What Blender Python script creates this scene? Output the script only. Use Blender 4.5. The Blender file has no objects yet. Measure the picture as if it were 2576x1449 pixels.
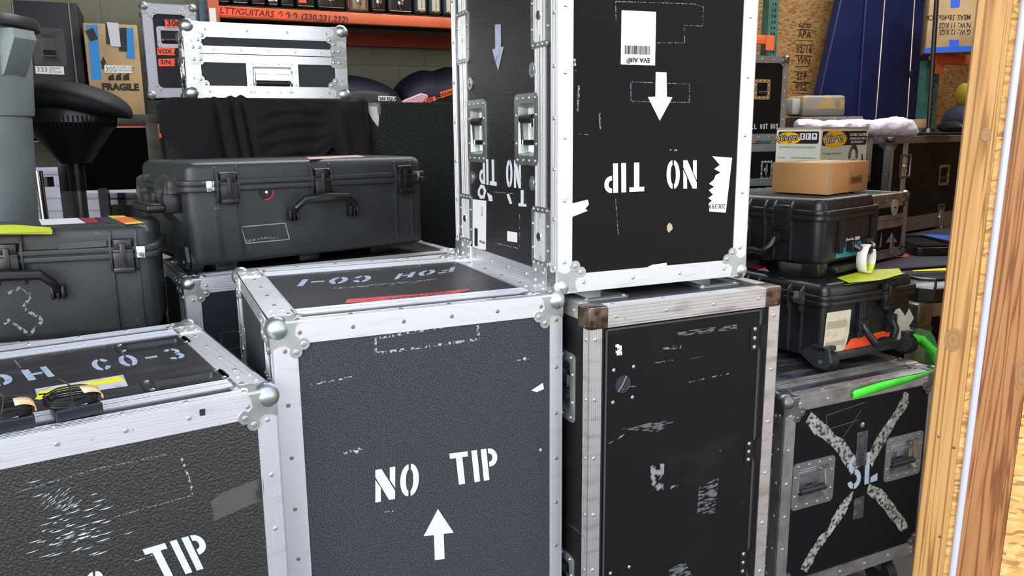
import bpy, bmesh, math, random
from mathutils import Vector as V3, Matrix as M4
PI=math.pi; R=math.radians
sc=bpy.context.scene; COL=sc.collection
# ---------------------------------------------------------------- camera
FPX,PITCH,ROLL=2002.5,R(11.09),R(-0.507); CZ=1.5
cam=bpy.data.cameras.new('camera'); camo=bpy.data.objects.new('camera',cam); COL.objects.link(camo)
fw=V3((0,math.cos(PITCH),-math.sin(PITCH))); rt0=V3((1,0,0)); up0=rt0.cross(fw)
rt=rt0*math.cos(ROLL)+up0*math.sin(ROLL); up=up0*math.cos(ROLL)-rt0*math.sin(ROLL)
m=M4((rt,up,-fw)).transposed().to_4x4(); m.translation=(0,0,CZ); camo.matrix_world=m
cam.sensor_width=36; cam.lens=36*FPX/2576; cam.clip_start=.05; sc.camera=camo
sc.view_settings.view_transform='Standard'; sc.view_settings.look='None'; sc.view_settings.gamma=1
sc.view_settings.exposure=0.0; sc.view_settings.use_curve_mapping=False
# ---------------------------------------------------------------- world: bright daylight outside the opening
w=bpy.data.worlds.new('daylight'); sc.world=w; w.use_nodes=True; nt=w.node_tree; nt.nodes.clear()
out=nt.nodes.new('ShaderNodeOutputWorld'); bg=nt.nodes.new('ShaderNodeBackground')
tc=nt.nodes.new('ShaderNodeTexCoord'); sp=nt.nodes.new('ShaderNodeSeparateXYZ'); cr=nt.nodes.new('ShaderNodeValToRGB')
mr=nt.nodes.new('ShaderNodeMapRange'); mr.inputs[1].default_value=-1; mr.inputs[2].default_value=1
nt.links.new(tc.outputs['Generated'],sp.inputs[0]); nt.links.new(sp.outputs['Z'],mr.inputs[0]); nt.links.new(mr.outputs[0],cr.inputs[0])
e=cr.color_ramp.elements; e[0].position=0; e[0].color=(.50,.47,.43,1); e[1].position=1; e[1].color=(.60,.70,.94,1)
for p,c in ((.44,(.62,.60,.56,1)),(.5,(1.0,1.0,1.0,1)),(.62,(.95,1.0,1.1,1)),(.75,(.68,.78,1.0,1))):
    q=e.new(p); q.color=c
nt.links.new(cr.outputs[0],bg.inputs[0]); bg.inputs[1].default_value=2.3; nt.links.new(bg.outputs[0],out.inputs[0])
# soft low sun, high haze, from behind the photographer's left
sd=bpy.data.lights.new('sun','SUN'); so=bpy.data.objects.new('sun',sd); COL.objects.link(so)
sd.energy=2.4; sd.angle=R(50); sd.color=(1,.97,.92)
so.rotation_euler=V3((.42,.80,-.34)).to_track_quat('-Z','Y').to_euler()
# unseen dim area light filling the inside of the storage unit
ld=bpy.data.lights.new('interior_fill','AREA'); lo=bpy.data.objects.new('interior_fill',ld); COL.objects.link(lo)
ld.shape='RECTANGLE'; ld.size=2.4; ld.size_y=.3; ld.energy=80; ld.color=(.98,.98,1); lo.location=(-.6,4.6,3.9)
for i_,(x_,y_,e_) in enumerate(((2.2,4.6,75),(3.6,6.4,70))):  # two more fill lights added to brighten the right background, no fixtures
    l2=ld.copy(); l2.energy=e_; o2=bpy.data.objects.new('interior_fill',l2); COL.objects.link(o2); o2.location=(x_,y_,3.9)
# ---------------------------------------------------------------- pixel geometry helpers (surveyed from the photograph)
def ray(px,py):
    d=fw*FPX+rt*(px-1288)-up*(py-724.5); return d/d.length
C0=V3((0,0,CZ))
def on_z(px,py,z): d=ray(px,py); return C0+d*((z-CZ)/d.z)
def at_y(px,py,y): d=ray(px,py); return C0+d*(y/d.y)
def on_pl(px,py,p,n): d=ray(px,py); return C0+d*((p-C0).dot(n)/d.dot(n))
# ---------------------------------------------------------------- materials
MATS={}
def mat(name,base,rough=.5,metal=0,noise=None,bump=None,coat=0,spec=.5,alpha=None,emit=None,scr=None,sheen=0):
    """noise=(scale,colour2,lo,hi[,stretch])  bump=(scale,strength,dist,kind)  scr=(scale,stretch,lo,hi,colour): scuffs"""
    if name in MATS: return MATS[name]
    m=bpy.data.materials.new(name); MATS[name]=m; m.use_nodes=True; n=m.node_tree.nodes; l=m.node_tree.links
    b=n['Principled BSDF']; b.inputs['Base Color'].default_value=(*base,1); b.inputs['Roughness'].default_value=rough
    b.inputs['Metallic'].default_value=metal; b.inputs['Coat Weight'].default_value=coat
    b.inputs['Specular IOR Level'].default_value=spec
    if sheen: b.inputs['Sheen Weight'].default_value=sheen
    tc=n.new('ShaderNodeTexCoord'); cur=None
    def tex(scale,stretch=None,det=4,kind='noise',rot=0):
        mp=n.new('ShaderNodeMapping'); l.new(tc.outputs['Object'],mp.inputs[0])
        if stretch: mp.inputs['Scale'].default_value=stretch
        mp.inputs['Rotation'].default_value=(0,rot,0)
        if kind=='voronoi':
            t=n.new('ShaderNodeTexVoronoi'); t.inputs['Scale'].default_value=scale; l.new(mp.outputs[0],t.inputs[0]); return t.outputs['Distance']
        t=n.new('ShaderNodeTexNoise'); t.inputs['Scale'].default_value=scale; t.inputs['Detail'].default_value=det; l.new(mp.outputs[0],t.inputs[0]); return t.outputs['Fac']
    def ramp(src,lo,hi):
        r=n.new('ShaderNodeMapRange'); r.inputs[1].default_value=lo; r.inputs[2].default_value=hi; l.new(src,r.inputs[0]); return r.outputs[0]
    def mix(fac,a,bc):
        x=n.new('ShaderNodeMix'); x.data_type='RGBA'; l.new(fac,x.inputs[0])
        if a is None: x.inputs[6].default_value=(*base,1)
        else: l.new(a,x.inputs[6])
        x.inputs[7].default_value=(*bc,1); return x.outputs[2]
    if noise:
        for nz in (noise if isinstance(noise,list) else [noise]):
            cur=mix(ramp(tex(nz[0],nz[4] if len(nz)>4 else None),nz[2],nz[3]),cur,nz[1])
    if scr:
        for s in (scr if isinstance(scr,list) else [scr]):
            cur=mix(ramp(tex(s[0],s[1],6,rot=s[5] if len(s)>5 else 0),s[2],s[3]),cur,s[4])
    if cur is not None: l.new(cur,b.inputs['Base Color'])
    if bump:
        bp=n.new('ShaderNodeBump'); bp.inputs['Strength'].default_value=bump[1]; bp.inputs['Distance'].default_value=bump[2]
        l.new(tex(bump[0],None,3,bump[3] if len(bump)>3 else 'noise'),bp.inputs['Height']); l.new(bp.outputs[0],b.inputs['Normal'])
    if alpha is not None:
        if isinstance(alpha,tuple): l.new(ramp(tex(alpha[0],alpha[3] if len(alpha)>3 else None,5),alpha[1],alpha[2]),b.inputs['Alpha'])
        else: b.inputs['Alpha'].default_value=alpha
    if emit: b.inputs['Emission Color'].default_value=(*emit[:3],1); b.inputs['Emission Strength'].default_value=emit[3]
    return m
def S(h):  # sRGB hex -> linear
    return tuple((c/12.92 if c<=.04045 else ((c+.055)/1.055)**2.4) for c in (int(h[i:i+2],16)/255 for i in (0,2,4)))
ALU=mat('aluminium',(.86,.87,.89),.38,.86,noise=[(9,(.74,.74,.74),.55,.8,(1,1,6)),(60,(.5,.5,.5),.70,.78)])
ALUD=mat('worn_aluminium',(.50,.48,.45),.42,.9,noise=[(11,(.27,.25,.22),.45,.7),(70,(.2,.19,.17),.66,.76)])
ZINC=mat('zinc_plated_steel',(.56,.60,.57),.34,.9,noise=(22,(.38,.42,.40),.45,.75))
ZINCD=mat('worn_steel',(.26,.25,.235),.38,.9,noise=(26,(.14,.13,.12),.4,.7))
CHROME=mat('chrome',(.72,.74,.74),.14,1)
DCHROME=mat('dark_chrome',(.34,.32,.30),.25,1)
BRASS=mat('brown_steel',S('6b5f52'),.35,.8,noise=(30,S('3f2a1c'),.45,.6))
def lam(name,base,rough,sc_=260,st=.5,scr=None,nz=None,spec=.3): return mat(name,base,rough,bump=(sc_,st,.002),scr=scr,noise=nz,spec=spec)
WHT=(.55,.58,.6)
BLK_C=lam('speckled_black_laminate',(.014,.016,.018),.55,300,.35,nz=(420,(.065,.072,.078),.42,.62),scr=(7,(1,1,9),.80,.90,(.14,.15,.16)))
BLK_T=lam('scuffed_black_laminate',(.016,.016,.018),.36,300,.3,nz=[(300,(.032,.031,.034),.45,.65),(5,(.05,.05,.055),.52,.75,(1,3,1))],scr=(8,(1,6,1),.72,.84,(.16,.17,.18)))
BLK_L=lam('leathergrain_black_laminate',(.012,.012,.0105),.33,210,1.0,spec=.9,nz=(180,(.034,.032,.027),.5,.72),scr=[(14,(1,1,7),.76,.82,WHT,.3),(40,(1,1,8),.79,.83,(.4,.4,.4),.2)])
BLK_U=lam('black_laminate',(.0075,.0070,.0075),.65,200,.3,spec=.12,scr=(9,(1,1,8),.80,.88,(.10,.10,.11)))
BLK_S=lam('black_grain_laminate',(.010,.0095,.009),.36,210,.9,spec=.8)
BLK_D=lam('worn_black_paint',(.0055,.0055,.006),.55,180,.2,spec=.15,nz=(4,(.014,.015,.016),.55,.75,(1,1,2)),scr=[(6,(1,1,8),.70,.86,(.09,.095,.10),-.2),(3,(1,1,7),.72,.84,(.07,.075,.08),-.15)])
BLK_X=lam('dark_black_laminate',(.005,.005,.006),.5,180,.25,spec=.15,scr=(8,(1,1,5),.80,.90,(.06,.06,.06)))
PLA=mat('black_grained_plastic',(.025,.0275,.029),.40,bump=(330,.35,.0015),noise=(6,(.038,.042,.044),.45,.75),scr=(26,(1,1,2),.70,.80,(.12,.125,.125)))
PLA2=mat('black_smooth_plastic',(.008,.009,.010),.33,bump=(300,.2,.001),noise=(8,(.016,.018,.02),.45,.75))
PLAK=mat('black_plastic_fittings',(.009,.009,.010),.3)
DUST=mat('dusty_plastic',(.03,.032,.032),.5,noise=(30,(.16,.16,.13),.52,.72))
RUB=mat('black_rubber',(.007,.007,.008),.5)
WP=mat('white_paint',(.62,.66,.68),.5,noise=(30,(.45,.50,.54),.6,.8))
WPB=mat('faded_blue_white_paint',(.36,.43,.52),.5,noise=(40,(.16,.18,.22),.52,.75))
STK=mat('white_sticker',(.78,.78,.77),.4)
INK=mat('black_ink',(.01,.01,.01),.6)
INK2=mat('grey_ink',(.18,.18,.18),.6)
RES=mat('tape_residue',(.35,.37,.37),.6,alpha=(160,.50,.58))
CARD=mat('cardboard',S('b98a55'),.75,noise=(5,S('a87c4a'),.4,.7),bump=(120,.15,.001))
CARD2=mat('tan_cardboard',S('b89a6e'),.75,noise=(6,S('a08560'),.4,.7))
RIVB=mat('tarnished_rivet',S('8c7d68'),.4,.6)
PACK=mat('clear_packing_tape',(.75,.68,.55),.08,alpha=.22)
def part(name,mb,m,parent=None,**k): return mb.build(name,m,parent,**k)
# ---------------------------------------------------------------- mesh builder
class MB:
    def __init__(s): s.v=[]; s.f=[]; s.T=[M4()]; s.mi=0; s.fm=[]
    def add(s,vs,fs):
        T=s.T[-1]; o=len(s.v); s.v+= [T@V3(v) for v in vs]; s.f+=[tuple(i+o for i in f) for f in fs]; s.fm+=[s.mi]*len(fs); return s
    def push(s,T): s.T.append(s.T[-1]@T); return s
    def pop(s): s.T.pop(); return s
    def box(s,x0,y0,z0,x1,y1,z1):
        return s.add([(x,y,z) for z in (z0,z1) for y in (y0,y1) for x in (x0,x1)],[(0,2,3,1),(4,5,7,6),(0,1,5,4),(2,6,7,3),(0,4,6,2),(1,3,7,5)])
    def rbox(s,x0,y0,z0,x1,y1,z1,r,seg=4,taper=0):
        bm=bmesh.new(); bmesh.ops.create_cube(bm,size=1)
        for v in bm.verts:
            k=1-taper if v.co.z<0 else 1
            v.co=V3(((x0+x1)/2+v.co.x*(x1-x0)*k,(y0+y1)/2+v.co.y*(y1-y0)*k,(z0+z1)/2+v.co.z*(z1-z0)))
        r=min(r,.49*min(x1-x0,y1-y0,z1-z0))
        bmesh.ops.bevel(bm,geom=bm.edges[:],offset=r,segments=seg,profile=.5,affect='EDGES')
        s.frombm(bm); return s
    def vbox(s,x0,y0,z0,x1,y1,z1,rv,rt=0,rb=0,seg=6):
        """box with rounded vertical corners rv, top edge radius rt, bottom edge radius rb"""
        def ring(ins,z):
            pts=[]; r=max(rv-ins,.001)
            for cx,cy,a0 in ((x1-rv,y1-rv,0),(x0+rv,y1-rv,90),(x0+rv,y0+rv,180),(x1-rv,y0+rv,270)):
                for i in range(seg+1):
                    a=R(a0+90*i/seg); pts.append((cx+r*math.cos(a),cy+r*math.sin(a),z))
            return pts
        rs=[]
        if rb: rs+=[ring(rb*(1-math.sin(R(90*i/4))),z0+rb*(1-math.cos(R(90*i/4)))) for i in range(4)]
        rs+=[ring(0,z0+rb),ring(0,z1-rt)]
        if rt: rs+=[ring(rt*(1-math.cos(R(90*i/4))),z1-rt+rt*math.sin(R(90*i/4))) for i in range(1,5)]
        return s.loft(rs)
    def loft(s,rs,cap=True,closed=True):
        n=len(rs[0]); vs=[p for r in rs for p in r]; fs=[]
        for k in range(len(rs)-1):
            for i in range(n if closed else n-1):
                j=(i+1)%n; fs.append((k*n+i,k*n+j,(k+1)*n+j,(k+1)*n+i))
        if cap: fs+= [tuple(reversed(range(n))),tuple((len(rs)-1)*n+i for i in range(n))]
        return s.add(vs,fs)
    def frombm(s,bm):
        bm.verts.index_update(); s.add([v.co.copy() for v in bm.verts],[tuple(v.index for v in f.verts) for f in bm.faces]); bm.free()
    def prism(s,poly,n0,n1):
        """poly in (u,v); extruded along n"""
        n=len(poly); a=sum(poly[i][0]*poly[(i+1)%n][1]-poly[(i+1)%n][0]*poly[i][1] for i in range(n))
        if a<0: poly=poly[::-1]
        return s.add([(p[0],p[1],n0) for p in poly]+[(p[0],p[1],n1) for p in poly],
            [tuple(reversed(range(n))),tuple(range(n,2*n))]+[(i,(i+1)%n,n+(i+1)%n,n+i) for i in range(n)])
    def tube(s,pts,r,n=8,cap=True):
        pts=[V3(p) for p in pts]; rs=[]; prev=None
        for i,p in enumerate(pts):
            t=(pts[min(i+1,len(pts)-1)]-pts[max(i-1,0)]).normalized()
            if prev is None: a=t.orthogonal().normalized()
            else: a=(prev-t*prev.dot(t)).normalized()
            prev=a; b=t.cross(a); rr=r[i] if isinstance(r,(list,tuple)) else r
            rs.append([p+a*rr*math.cos(2*PI*k/n)+b*rr*math.sin(2*PI*k/n) for k in range(n)])
        return s.loft(rs,cap)
    def cyl(s,c,ax,r,h,n=16,r2=None):
        c=V3(c); ax=V3(ax).normalized(); return s.tube([c,c+ax*h],[r,r if r2 is None else r2],n)
    def lathe(s,prof,n=24,c=(0,0,0)):
        return s.loft([[(c[0]+r*math.cos(2*PI*k/n),c[1]+r*math.sin(2*PI*k/n),c[2]+z) for k in range(n)] for r,z in prof])
    def sph(s,c,r,n=14,sx=1,sy=1,sz=1):
        m=n//2; prof=[(r*math.sin(PI*i/m)+1e-5,-r*math.cos(PI*i/m)) for i in range(m+1)]
        return s.loft([[(c[0]+sx*q*math.cos(2*PI*k/n),c[1]+sy*q*math.sin(2*PI*k/n),c[2]+sz*z) for k in range(n)] for q,z in prof])
    def rivet(s,u,v,n=0,r=.0045):
        rs=[[(u+q*math.cos(2*PI*k/8),v+q*math.sin(2*PI*k/8),n+z) for k in range(8)] for q,z in ((r,-.001),(r,.0012),(r*.6,.0026))]
        return s.loft(rs)
    def build(s,name,m,parent=None,label=None,smooth=True,sol=0,ang=35):
        me=bpy.data.meshes.new(name); me.from_pydata([tuple(v) for v in s.v],[],s.f)
        for x in (m if isinstance(m,(list,tuple)) else [m]): me.materials.append(x)
        if isinstance(m,(list,tuple)): me.polygons.foreach_set('material_index',s.fm)
        me.update()
        if smooth:
            me.polygons.foreach_set('use_smooth',[True]*len(me.polygons)); me.set_sharp_from_angle(angle=R(ang))
        o=bpy.data.objects.new(name,me); COL.objects.link(o)
        if parent: o.parent=parent
        if label: o['label']=label
        return o
def thing(name,label,cat,loc=(0,0,0),yaw=0,group=None,rot=None):
    o=bpy.data.objects.new(name,None); COL.objects.link(o); o.location=loc; o.rotation_euler=rot or (0,0,yaw)
    o.empty_display_size=.05; o['label']=label; o['category']=cat
    if group: o['group']=group
    return o
def tag(o,label,cat,group=None,kind=None):
    o['label']=label; o['category']=cat
    if group:o['group']=group
    if kind:o['kind']=kind
    return o
def struct(name,mb,m,**k): o=mb.build(name,m,**k); o['kind']='structure'; return o
def dup(o,parent=None):
    c=o.copy(); COL.objects.link(c)
    if parent: c.parent=parent
    for ch in list(o.children): dup(ch,c)
    return c
def yawm(x,y,z,a): return M4.Translation((x,y,z))@M4.Rotation(a,4,'Z')
# face frames of a w x d x h box, local coords: columns u,v,n + origin
def FR(w,d,h,f):
    u,v,n,o={'F':((1,0,0),(0,0,1),(0,-1,0),(0,0,0)),'L':((0,-1,0),(0,0,1),(-1,0,0),(0,d,0)),'R':((0,1,0),(0,0,1),(1,0,0),(w,0,0)),
      'T':((1,0,0),(0,1,0),(0,0,1),(0,0,h)),'B':((-1,0,0),(0,0,1),(0,1,0),(w,d,0)),'D':((1,0,0),(0,-1,0),(0,0,-1),(0,d,0))}[f]
    m=M4((u,v,n)).transposed().to_4x4(); m.translation=o; return m
def uvpix(W,F):
    """photo pixel -> (u,v) on face F of a thing with world matrix W"""
    m=W@F; mi=m.inverted(); p=m.translation; n=(m.to_3x3()@V3((0,0,1))).normalized()
    def g(px,py): q=mi@on_pl(px,py,p,n); return (q.x,q.y)
    return g
def rrect(u0,v0,u1,v1,r,seg=4):
    pts=[]
    for cx,cy,a0 in ((u1-r,v1-r,0),(u0+r,v1-r,90),(u0+r,v0+r,180),(u1-r,v0+r,270)):
        for i in range(seg+1): a=R(a0+90*i/seg); pts.append((cx+r*math.cos(a),cy+r*math.sin(a)))
    return pts
# ---------------------------------------------------------------- glyphs
def arc(cx,cy,rx,ry,a0,a1,n=10): return [(cx+rx*math.cos(R(a0+(a1-a0)*i/n)),cy+ry*math.sin(R(a0+(a1-a0)*i/n))) for i in range(n+1)]
def ring(cx,cy,ro,ri,a0,a1,n=10): return arc(cx,cy,*ro,a0,a1,n)+arc(cx,cy,*ri,a1,a0,n)
def gl():
    g={}
    g['N']=(.62,[[(0,0),(.17,0),(.17,.42),(0,.70)],[(0,1),(.19,1),(.62,.25),(.62,0),(.43,0),(0,.78)],[(.45,1),(.62,1),(.62,.34),(.45,.62)]])
    g['O']=(.60,[ring(.27,.5,(.27,.5),(.09,.33),92,268),ring(.33,.5,(.27,.5),(.09,.33),88,-88)])
    g['C']=(.60,[ring(.27,.5,(.27,.5),(.09,.33),92,268),ring(.33,.5,(.27,.5),(.09,.33),88,28,6),ring(.33,.5,(.27,.5),(.09,.33),-28,-88,6)])
    g['T']=(.60,[[(0,1),(.6,1),(.6,.84),(.41,.84),(.41,0),(.2,0),(.2,.84),(0,.84)]])
    g['I']=(.19,[[(0,0),(.19,0),(.19,1),(0,1)]]); g['1']=g['I']
    g['P']=(.54,[[(0,0),(.19,0),(.19,1),(0,1)],[(.24,1),(.24,.84)]+arc(.27,.71,.10,.13,80,-80,6)+[(.24,.58),(.24,.42)]+arc(.27,.71,.27,.29,-85,85,8)])
    g['F']=(.56,[[(0,0),(.19,0),(.19,1),(0,1)],[(.24,1),(.56,1),(.56,.84),(.24,.84)],[(.24,.6),(.46,.6),(.46,.44),(.24,.44)]])
    g['H']=(.62,[[(0,0),(.18,0),(.18,.42),(.42,.42),(.42,.58),(.18,.58),(.18,1),(0,1)],[(.46,0),(.62,0),(.62,1),(.46,1)]])
    g['-']=(.42,[[(0,.42),(.42,.42),(.42,.56),(0,.56)]])
    g['3']=(.60,[ring(.33,.72,(.25,.28),(.09,.13),88,-80,8),ring(.33,.28,(.27,.28),(.10,.13),80,-88,8),ring(.27,.72,(.25,.28),(.09,.13),92,150,5),ring(.27,.28,(.27,.28),(.10,.13),210,268,5)])
    g['S']=(.60,[ring(.30,.73,(.27,.27),(.10,.12),92,255,9)+[],ring(.30,.27,(.29,.29),(.11,.13),-95,88,9),ring(.34,.73,(.26,.27),(.10,.12),88,20,5),ring(.26,.27,(.26,.27),(.10,.12),190,262,5)])
    g['L']=(.56,[[(0,0),(.2,0),(.2,1),(0,1)],[(.26,0),(.56,0),(.56,.24),(.26,.17)]])
    g['U']=(.60,[[(0,1),(.18,1),(.18,.25),(.27,.16),(.27,0),(.1,.05),(0,.2)],[(.42,1),(.6,1),(.6,.2),(.5,.05),(.33,0),(.33,.16),(.42,.25)]])
    g['B']=(.58,[[(0,0),(.2,0),(.2,1),(0,1)],ring(.26,.75,(.28,.25),(.12,.1),88,-88,8),ring(.26,.25,(.30,.27),(.13,.11),88,-88,8)])
    g['Y']=(.60,[[(0,1),(.2,1),(.3,.62),(.4,1),(.6,1),(.4,.42),(.4,0),(.2,0),(.2,.42)]])
    g['v']=(.60,[[(.1,1),(.32,1),(.35,.5),(.5,0)]])
    g['A']=(.6,[[(0,0),(.17,0),(.28,.75),(.28,1),(.2,1)],[(.32,1),(.4,1),(.6,0),(.43,0),(.32,.75)]])
    g['^']=(.80,[[(.27,0),(.53,0),(.53,.5),(.8,.5),(.4,1),(0,.5),(.27,.5)]])
    return g
GL=gl()
def text_polys(t,gap=.18,space=.55):
    x=0; ps=[]
    for ch in t:
        if ch==' ': x+=space; continue
        w_,pl=GL[ch]
        for p in pl: ps.append([(x+a,b) for a,b in p])
        x+=w_+gap
    return ps,x-gap
def stencil(mb,t,bl,br,tl,gap=.18,space=.55,n=.0006,th=.0006):
    """affine-placed stencil text: bl, br, tl in face (u,v)"""
    ps,wd=text_polys(t,gap,space)
    ux,uy=(br[0]-bl[0])/wd,(br[1]-bl[1])/wd; vx,vy=tl[0]-bl[0],tl[1]-bl[1]
    for p in ps: mb.prism([(bl[0]+a*ux+b*vx,bl[1]+a*uy+b*vy) for a,b in p],n,n+th)
def ftext(name,t,m,parent,F,o,ud,size,rot=0,n=.0012,align='LEFT',sq=1,shear=0,bold=0,ex=.0002):
    """small lettering in the built-in font turned into a mesh; o=(u,v) origin on frame F"""
    c=bpy.data.curves.new('t','FONT'); c.body=t; c.size=size; c.align_x=align; c.shear=shear; c.offset=bold; c.extrude=ex; c.resolution_u=2
    ob=bpy.data.objects.new('t',c); COL.objects.link(ob); bpy.context.view_layer.update()
    me=bpy.data.meshes.new_from_object(ob.evaluated_get(bpy.context.evaluated_depsgraph_get())); bpy.data.objects.remove(ob)
    mm=F@M4.Translation((o[0],o[1],n))@M4.Rotation(rot,4,'Z')@M4.Diagonal((sq,1,1,1)); me.transform(mm)
    me.materials.clear(); me.materials.append(m); q=bpy.data.objects.new(name,me); me.name=name; COL.objects.link(q); q.parent=parent; return q
def torn(poly,k=3,amp=.004,seed=1):
    rnd=random.Random(seed); o=[]
    n=len(poly)
    for i in range(n):
        a,b=poly[i],poly[(i+1)%n]; o.append(a)
        for j in range(1,k): t=j/k; o.append((a[0]+(b[0]-a[0])*t+rnd.uniform(-amp,amp),a[1]+(b[1]-a[1])*t+rnd.uniform(-amp,amp)))
    return o
# ---------------------------------------------------------------- flight-case hardware
def ribprof(w_,nr,hh=.0022,rib=.0006):
    """cross-section of a ribbed aluminium strip: list of (s,height)"""
    p=[(0,0),(0,hh)]
    for i in range(nr):
        for c in ([w_*(i+.28)/nr,w_*(i+.72)/nr] if nr>1 else [.003,w_-.003]):
            p+=[(c-.0009,hh),(c-.0002,hh-.0014),(c+.0002,hh-.0014),(c+.0009,hh)]
    return p+[(w_,hh),(w_,0)]
def ribstrip(mb,F,u0,v0,u1,v1,along,nr=3,hh=.0022,riv=0,T=M4()):
    """ribbed strip covering rect on face F, ribs run along 'u' or 'v'"""
    W_=(v1-v0) if along=='u' else (u1-u0); pr=ribprof(W_,nr,hh)
    mb.push(F)
    if along=='u': rs=[[(x,v0+s,h) for s,h in pr] for x in (u0,u1)]; rs=rs[::-1]
    else: rs=[[(u0+s,y,h) for s,h in pr] for y in (v0,v1)]
    mb.loft(rs)
    if riv:
        L=(u1-u0) if along=='u' else (v1-v0); k=max(2,round(L/riv)); mb.mi=1
        for i in range(k):
            t=(i+.5)/k
            if along=='u': mb.rivet(u0+L*t,(v0+v1)/2,hh)
            else: mb.rivet((u0+u1)/2,v0+L*t,hh)
        mb.mi=0
    mb.pop()
def ball_corner(parent,w,d,h,cx,cy,cz,faces,m=ZINC,r=.024,pet=1.0,name='ball_corner'):
    """steel ball corner at box corner (cx,cy,cz in {0,1}) with a two-lobed plate on each listed face"""
    mb=MB(); P=V3((cx*w,cy*d,cz*h)); inn=V3((-1 if cx else 1,-1 if cy else 1,-1 if cz else 1))
    mb.sph(P+inn*r*.48,r,18)
    s=pet
    half=[(0,0),(.046,0),(.041,.010),(.040,.022),(.050,.033)]
    half=[(a*s,b*s) for a,b in half]
    for f in faces:
        ax={'F':(0,2),'B':(0,2),'L':(1,2),'R':(1,2),'T':(0,1),'D':(0,1)}[f]; na={'F':1,'B':1,'L':0,'R':0,'T':2,'D':2}[f]
        U=V3((0,0,0)); U[ax[0]]=inn[ax[0]]; Vv=V3((0,0,0)); Vv[ax[1]]=inn[ax[1]]; N=V3((0,0,0)); N[na]=-inn[na]
        if U.cross(Vv).dot(N)<0: U,Vv=Vv,U
        F=M4((U,Vv,N)).transposed().to_4x4(); F.translation=P
        mb.push(F)
        poly=half+[(b,a) for a,b in half[::-1]][:-1]
        mb.prism(poly,.001,.0046)
        for c in ((.054*s,.040*s),(.040*s,.054*s)):
            mb.prism(arc(c[0],c[1],.0115*s,.0115*s,0,337,14),.001,.0047+ (0 if c[0]>c[1] else .0002)); mb.rivet(c[0],c[1],.0047,.005*s)
        mb.pop()
    return mb.build(name,m,parent)
def dish(mb,u0,v0,u1,v1,fl,dep,r=.014,th=.0022,riv=True):
    """flanged recessed pan; flange width fl, depth dep"""
    o=rrect(u0,v0,u1,v1,r); i=rrect(u0+fl,v0+fl,u1-fl,v1-fl,r*.6); b=rrect(u0+fl+.006,v0+fl+.006,u1-fl-.006,v1-fl-.006,r*.4)
    rs=[[(x,y,-.001) for x,y in o],[(x,y,th) for x,y in o],[(x,y,th) for x,y in i],[(x,y,-dep) for x,y in b]]
    mb.loft(rs,cap=False); mb.add(rs[-1],[tuple(range(len(b)))])
    if riv:
        for k in range(4):
            t=(k+.5)/4; mb.rivet(u0+(u1-u0)*t,v1-fl*.5,th,.0038); mb.rivet(u0+(u1-u0)*t,v0+fl*.5,th,.0038)
        for k in (.3,.7): mb.rivet(u0+fl*.5,v0+(v1-v0)*k,th,.0038); mb.rivet(u1-fl*.5,v0+(v1-v0)*k,th,.0038)
def handle(parent,F,cu,cv,w_=.165,h_=.145,m=ZINC,flip=1,swing=0,name='recessed_handle'):
    """spring handle in a dish. flip=-1: grip near the top (case upside down). swing: grip hangs out"""
    mb=MB(); mb.push(F@M4.Translation((cu,cv,0))); a,b=w_/2,h_/2
    dish(mb,-a,-b,a,b,.022,.022); H=mb.build(name,m,parent)
    g=MB(); g.push(F@M4.Translation((cu,cv,0))); gy=-b*.30*flip; g.cyl((-a+.034,gy,-.003),(1,0,0),.0105,w_-.068,12); g.build('grip',RUB,H)
    k=MB(); k.push(F@M4.Translation((cu,cv,0)))
    for sgn in (-1,1): k.tube([(sgn*(a-.034),gy,-.003),(sgn*(a-.029),gy,-.003),(sgn*(a-.029),b*.42*flip,-.006)],.0038,6)
    k.box(-a+.03,b*.36*flip-.006,-.020,a-.03,b*.36*flip+.006,-.004); k.box(-.012,-.01*flip-.004,-.021,.012,.018,-.014)
    k.build('wire_bail',CHROME,H); return H
def latch(parent,F,cu,cv,w_=.105,h_=.125,m=ZINC,name='butterfly_latch'):
    mb=MB(); mb.push(F@M4.Translation((cu,cv,0))); a,b=w_/2,h_/2; dish(mb,-a,-b,a,b,.014,.014,.012); H=mb.build(name,m,parent)
    k=MB(); k.push(F@M4.Translation((cu,cv,0)))
    k.box(-a*.62,-b*.62,-.012,-a*.1,b*.62,-.008); k.cyl((-a*.1,0,-.012),(0,0,1),.017,.012,16); k.cyl((-a*.1,0,0),(0,0,1),.010,.0045,12)
    k.prism([(-a*.3,.012),(a*.1,.05*b/.0625),(a*.16,.03),(a*.1,-.03),(a*.1,-.05*b/.0625),(-a*.3,-.012)],-.005,.001)
    for y in (-b*.45,0,b*.45): k.cyl((a*.38,y-.012,-.006),(0,1,0),.006,.024,10)
    k.build('latch_paddle',CHROME,H); return H
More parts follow.
